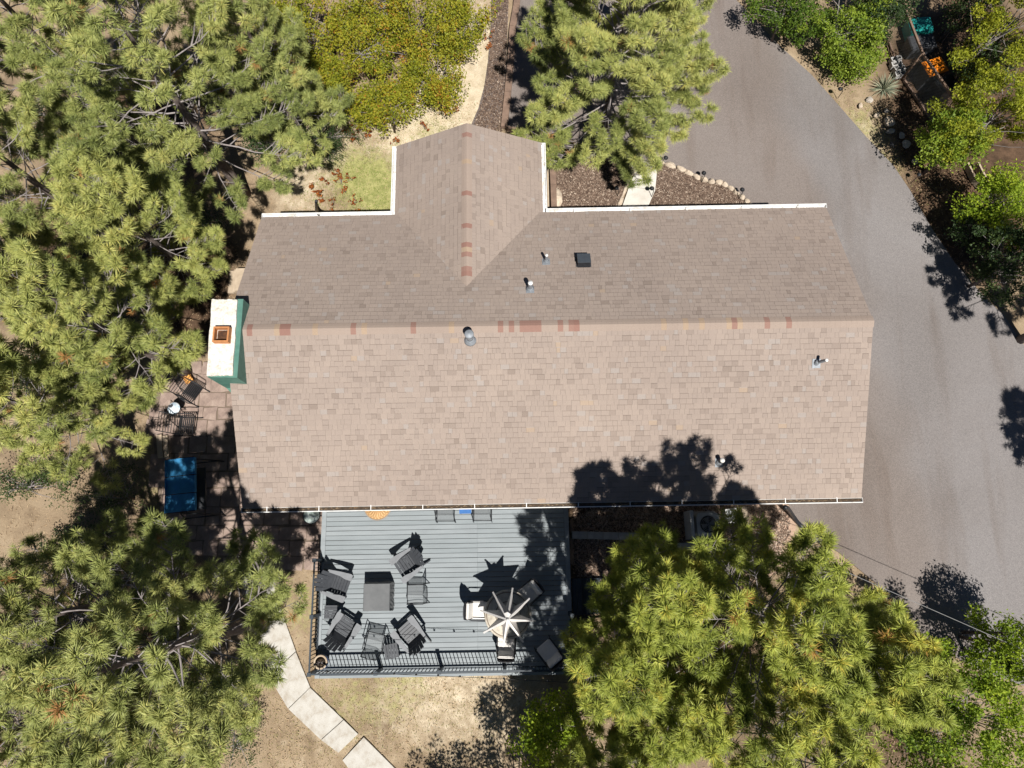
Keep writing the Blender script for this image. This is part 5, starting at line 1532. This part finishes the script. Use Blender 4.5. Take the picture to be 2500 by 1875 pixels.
# right-hand side
RS = [
    (2405, 150, 1.6, 2.6, 1.1, 1.0, 'dark green bush behind the orange-lidded bin', 'dark', 97, 0.6, 5000),
    (2385, 5, 1.8, 2.8, 1.0, 0.9, 'dark green bush behind the teal bin', 'dark', 98, 0.6, 5000),
    (2390, 560, 0.9, 1.6, 0.9, 0.8, 'low dark bush between the lime tree and the driveway', 'dark', 99, 0.5, 4000),
    (1930, 30, 1.2, 2.0, 1.4, 1.2, 'dark green shrub above the driveway bend', 'green', 80, 0.25, 7500),
    (2070, 55, 1.4, 2.3, 1.7, 1.5, 'bright green shrub left of the pen', 'green', 81, 0.75, 10500),
    (2080, 150, 0.7, 1.2, 1.0, 0.7, 'low green shrub between the driveway and the yucca', 'green', 82, 0.8, 5500),
    (2160, 5, 1.8, 2.7, 0.9, 1.1, 'dark evergreen bush next to the teal bin', 'dark', 83, 0.5, 7000),
    (2485, 60, 3.2, 4.8, 1.8, 1.7, 'yellow-green tree in the top right corner', 'yellow', 84, 0.5, 13500),
    (2440, 275, 2.8, 4.2, 1.9, 1.6, 'yellow-green tree below the pen', 'yellow', 85, 0.5, 17000),
    (2340, 320, 2.2, 3.2, 1.0, 1.0, 'green tree overhanging the driveway verge', 'green', 86, 0.8, 8000),
    (2450, 490, 2.0, 3.2, 1.0, 1.3, 'bright lime tree at the right edge', 'lime', 87, 0.55, 9000),
    (2470, 640, 1.8, 3.0, 1.3, 1.3, 'dark green bush at the right edge below the lime tree', 'dark', 88, 0.6, 8500),
    (2400, 1740, 2.8, 4.4, 1.9, 1.7, 'lime-green tree in the bottom right corner', 'lime', 89, 0.45, 15000),
    (2480, 1590, 2.2, 3.4, 1.0, 1.1, 'lime-green tree at the right edge beside the lower driveway', 'lime', 90, 0.45, 8000),
    (2300, 1850, 2.4, 3.8, 1.6, 1.4, 'green tree at the bottom right between pine and corner tree', 'green', 91, 0.65, 9500),
    (1360, 1800, 1.8, 2.8, 1.0, 1.2, 'bright green young tree south of the deck', 'lime', 92, 0.5, 8000),
]
for (cx, cy, hm, hh, rx, ry, lab, mt, sd, tn0, nl) in RS:
    leafy('tree', cx, cy, hm, hh, rx, ry, lab, mt, sd, nl, 0.088, 80, 0.25, tn0, 'tree' if hh > 2.5 else 'shrub', 'leafy trees and shrubs at the edges', name='leafy_tree' if hh > 2.5 else 'leafy_shrub')
leafy('tree', 0, 0, 0, 4.6, 1.0, 1.0, 'slim tree beyond the bottom edge casting a leafy shadow on the lawn', 'green', 95, 3500, 0.085, 36, 0.3, 0.5, 'tree', world_xy=(-1.5, -7.9), clump_r=0.3)
leafy('tree', 0, 0, 0, 5.2, 1.5, 1.3, 'tree beyond the bottom edge shading the ground south of the deck', 'green', 96, 9000, 0.10, 70, 0.3, 0.5, 'tree', world_xy=(0.9, -7.5), clump_r=0.42)

# small russet oak seedlings on the lawn
SEED = [(765, 460), (800, 445), (835, 450), (790, 490), (845, 470), (822, 425), (870, 495), (815, 500), (780, 480), (860, 440), (845, 330), (862, 345), (900, 335), (880, 320), (835, 305), (965, 345), (1110, 275), (1037, 315), (1185, 60), (1195, 95), (1190, 120), (990, 290), (880, 525)]
WHERE = ['west part of the lawn, near the black downspout', 'lawn, second from the downspout', 'middle of the lawn cluster', 'lower lawn cluster', 'right of the lawn cluster', 'top of the lawn cluster', 'lower right of the lawn cluster', 'bottom of the lawn cluster', 'left of the lawn cluster', 'upper right of the lawn cluster',
         'sand below the thicket, left one', 'sand below the thicket, second one', 'sand below the thicket, right one', 'just below the lowest oak', 'by the dark shrub', 'at the corner of the wing gutter', 'sand north of the wing ridge', 'sand at the left wing slope', 'top of the mulch strip', 'middle of the mulch strip', 'lower edge of the mulch strip', 'under the lowest oak trunk', 'beside the front gutter']
for i, ((px, py), wh) in enumerate(zip(SEED, WHERE)):
    r_ = np.random.default_rng(300 + i); p = at(px, py); p.z = 0
    t = thing('oak_seedling', p, 0, 'small russet seedling: ' + wh, 'seedling', 'russet oak seedlings')
    hgt = 0.28; nC = 5
    C = np.stack([r_.normal(0, 0.09, nC), r_.normal(0, 0.09, nC), r_.uniform(0.12, hgt, nC)], 1)
    b = MB()
    for c in C: b.tube([(0, 0, -.02), tuple(c * np.array([.4, .4, .6])), tuple(c)], [.006, .005, .003], 4)
    b.build('stem', M['twig'], t)
    leaf_soup('leaves', C, np.full(nC, 0.075), 42, 0.085, LEAF['red'], 300 + i, 0.5, 0.25, 0.5, t)

# yucca
def yucca():
    p = at(2157, 218); p.z = 0
    t = thing('yucca', p, 0, 'spiky pale yucca in the driveway verge', 'plant')
    r_ = np.random.default_rng(5); V = []; T = []; tn = []
    me = {}
    for k in range(110):
        a = r_.uniform(0, 2 * PI); el = r_.uniform(0.1, 1.35); L = r_.uniform(0.5, 0.72)
        d = np.array([math.cos(a) * math.cos(el), math.sin(a) * math.cos(el), math.sin(el)]); s = np.array([-math.sin(a), math.cos(a), 0]) * 0.014
        b0 = d * 0.05; m = d * L * 0.5; e = d * L + np.array([0, 0, -0.10 * math.cos(el)])
        i = len(V); V += [b0 - s, b0 + s, m + s * .9, m - s * .9, e]; T += [(i, i + 1, i + 2), (i, i + 2, i + 3), (i + 3, i + 2, i + 4)]; tn += [r_.random()] * 5
    o = bpy.data.objects.new('leaf_rosette', np_mesh('leaf_rosette', np.array(V), np.array(T), LEAF['yucca'], tn)); link(o, t)
yucca()

# ------------------------------------------------------------------ grass, chips and litter
def in_poly(X, Y, poly):
    r_ = np.zeros(len(X), bool); n = len(poly)
    for i in range(n):
        x1, y1 = poly[i]; x0, y0 = poly[i - 1]
        with np.errstate(divide='ignore', invalid='ignore'):
            c = ((y1 > Y) != (y0 > Y)) & (X < (x0 - x1) * (Y - y1) / (y0 - y1 + 1e-12) + x1)
        r_ ^= c
    return r_
def pixpoly(pix): return [(at(a, b).x, at(a, b).y) for a, b in pix]

def scatter_blades(name, label, cat, box, n, items, mat, seed, h=0.05, w=0.008, flat=False, exclude=(), tone0=0.5, spread=0.25, z0=-0.03):
    r_ = np.random.default_rng(seed)
    X = r_.uniform(box[0], box[1], n); Y = r_.uniform(box[2], box[3], n)
    dn = blobs(X, Y, items) if items else np.ones(n)
    cl = 0.5 + 0.5 * np.sin(X * 5.1 + 2 * np.sin(Y * 3.3)) * np.sin(Y * 4.7 + 2 * np.sin(X * 2.9))
    keep = r_.random(n) < dn * (0.25 + 0.75 * cl)
    for ex in exclude: keep &= ~in_poly(X, Y, ex)
    X, Y, cl = X[keep], Y[keep], cl[keep]; n = len(X)
    a = r_.uniform(0, 2 * PI, n); el = r_.uniform(0.0, 0.25, n) if flat else r_.uniform(0.5, 1.5, n)
    L = h * r_.uniform(0.5, 1.3, n)
    d = np.stack([np.cos(a) * np.cos(el), np.sin(a) * np.cos(el), np.sin(el)], 1) * L[:, None]
    s = np.stack([-np.sin(a), np.cos(a), np.zeros(n)], 1) * (w * r_.uniform(.6, 1.3, n))[:, None]
    b = np.stack([X, Y, np.full(n, z0)], 1)
    if flat:
        b[:, 2] += r_.uniform(0.0, 0.012, n)
        V = np.stack([b - d - s, b - d + s, b + d + s, b + d - s], 1).reshape(-1, 3); T = np.arange(4 * n).reshape(-1, 4); k = 4
    else:
        V = np.stack([b - s, b + s, b + d], 1).reshape(-1, 3); T = np.arange(3 * n).reshape(-1, 3); k = 3
    tone = np.repeat(np.clip(tone0 + r_.normal(0, spread, n) - 0.15 * (cl - .5), 0, 1), k)
    o = bpy.data.objects.new(name, np_mesh(name, V, T, mat, tone)); link(o)
    return tag(o, label, cat, kind='stuff')
DRV = pixpoly(DRIVE)
PATIO = pixpoly([(385, 905), (600, 880), (640, 1200), (800, 1200), (796, 1375), (690, 1400), (520, 1380), (395, 1300), (372, 1050)])
scatter_blades('lawn_grass', 'short grass of the small front lawn', 'grass', (-8, 0, 8.5, 16), 60000, [(900, 440, 1.6, 1.0), (830, 400, 1.3, 0.7), (1060, 330, 1.2, 0.6), (930, 520, 1.2, 0.8), (760, 480, 1.2, 0.4), (1000, 300, 1.6, 0.4)], LEAF['grass'], 401, 0.06, 0.008, tone0=0.36)
scatter_blades('dry_grass', 'dry grass tufts on the ground south of the deck', 'grass', (-8, 3, -8, -3.4), 26000, [(850, 1720, 1.8, 0.8), (1050, 1700, 1.6, 0.6), (1150, 1780, 1.5, 0.4), (700, 1800, 1.5, 0.5), (720, 1520, 0.8, 0.7)], LEAF['grass'], 402, 0.055, 0.008, tone0=0.72)
scatter_blades('verge_grass', 'sparse grass along the driveway verge', 'grass', (8, 17, 5, 18), 26000, [(2080, 260, 0.9, 0.8), (2130, 330, 0.9, 0.8), (2190, 400, 0.8, 0.7), (2040, 200, 0.8, 0.8), (2230, 450, 0.7, 0.4)], LEAF['grass'], 403, 0.06, 0.009, exclude=(DRV,), tone0=0.5)
scatter_blades('side_grass', 'weeds and grass by the west patio', 'grass', (-13.5, -9, -1, 6), 20000, [(390, 1180, 0.8, 0.8), (380, 900, 0.9, 0.7), (330, 1130, 1.0, 0.4), (370, 1270, 0.7, 0.7)], LEAF['grass'], 404, 0.06, 0.009, exclude=(PATIO,), tone0=0.4)
BED1 = pixpoly([(1355, 345), (1470, 390), (1552, 412), (1525, 462), (1503, 515), (1365, 515)]); BED2 = pixpoly([(1574, 520), (1601, 466), (1609, 402), (1650, 414), (1690, 434), (1726, 448), (1757, 453), (1785, 470), (1812, 490), (1826, 520)])
STRIP = pixpoly([(1207, -60), (1243, -60), (1236, 120), (1226, 325), (1150, 325), (1180, 240), (1198, 120)])
def chips(name, label, poly, n, seed, z0, tone0):
    r_ = np.random.default_rng(seed); xs = [p[0] for p in poly]; ys = [p[1] for p in poly]
    X = r_.uniform(min(xs), max(xs), n); Y = r_.uniform(min(ys), max(ys), n); k = in_poly(X, Y, poly); X, Y = X[k], Y[k]; n = len(X)
    a = r_.uniform(0, 2 * PI, n); el = r_.uniform(-0.5, 0.5, n); L = r_.uniform(0.015, 0.05, n)
    d = np.stack([np.cos(a) * np.cos(el), np.sin(a) * np.cos(el), np.sin(el)], 1) * L[:, None]
    s = np.stack([-np.sin(a), np.cos(a), r_.uniform(-.5, .5, n)], 1) * r_.uniform(.006, .014, n)[:, None]
    b = np.stack([X, Y, z0 + r_.uniform(0.005, 0.03, n)], 1)
    V = np.stack([b - d - s, b - d + s, b + d + s, b + d - s], 1).reshape(-1, 3)
    o = bpy.data.objects.new(name, np_mesh(name, V, np.arange(4 * n).reshape(-1, 4), LEAF['chip'], np.repeat(np.clip(tone0 + r_.normal(0, .28, n), 0, 1), 4))); link(o)
    tag(o, label, 'mulch', kind='stuff')
chips('mulch_chips', 'wood chips of the bed beside the wing', BED1, 14000, 411, 0.022, 0.5)
chips('mulch_chips', 'wood chips of the bed inside the curved edging', BED2, 12000, 412, 0.022, 0.5)
chips('mulch_chips', 'dark wood chips of the strip along the driveway', STRIP, 12000, 413, 0.018, 0.4)
chips('mulch_chips', 'reddish chips on the gravel beside the deck', pixpoly([(1400, 1235), (1925, 1235), (1930, 1300), (1880, 1400), (1700, 1440), (1400, 1420)]), 16000, 414, 0.012, 0.62)
scatter_blades('pine_litter', 'fallen needles and twigs under the trees', 'litter', (-16, 16, -9, 16), 90000, LITTERS, LEAF['litter'], 420, 0.05, 0.004, flat=True, exclude=(DRV, PATIO), tone0=0.45, spread=0.3)
scatter_blades('soil_litter', 'straw and pebbles scattered over the bare soil', 'litter', (-16, 16, -9, 16), 60000, None, LEAF['litter'], 421, 0.03, 0.006, flat=True, exclude=(DRV, PATIO, BED1, BED2), tone0=0.75, spread=0.25)
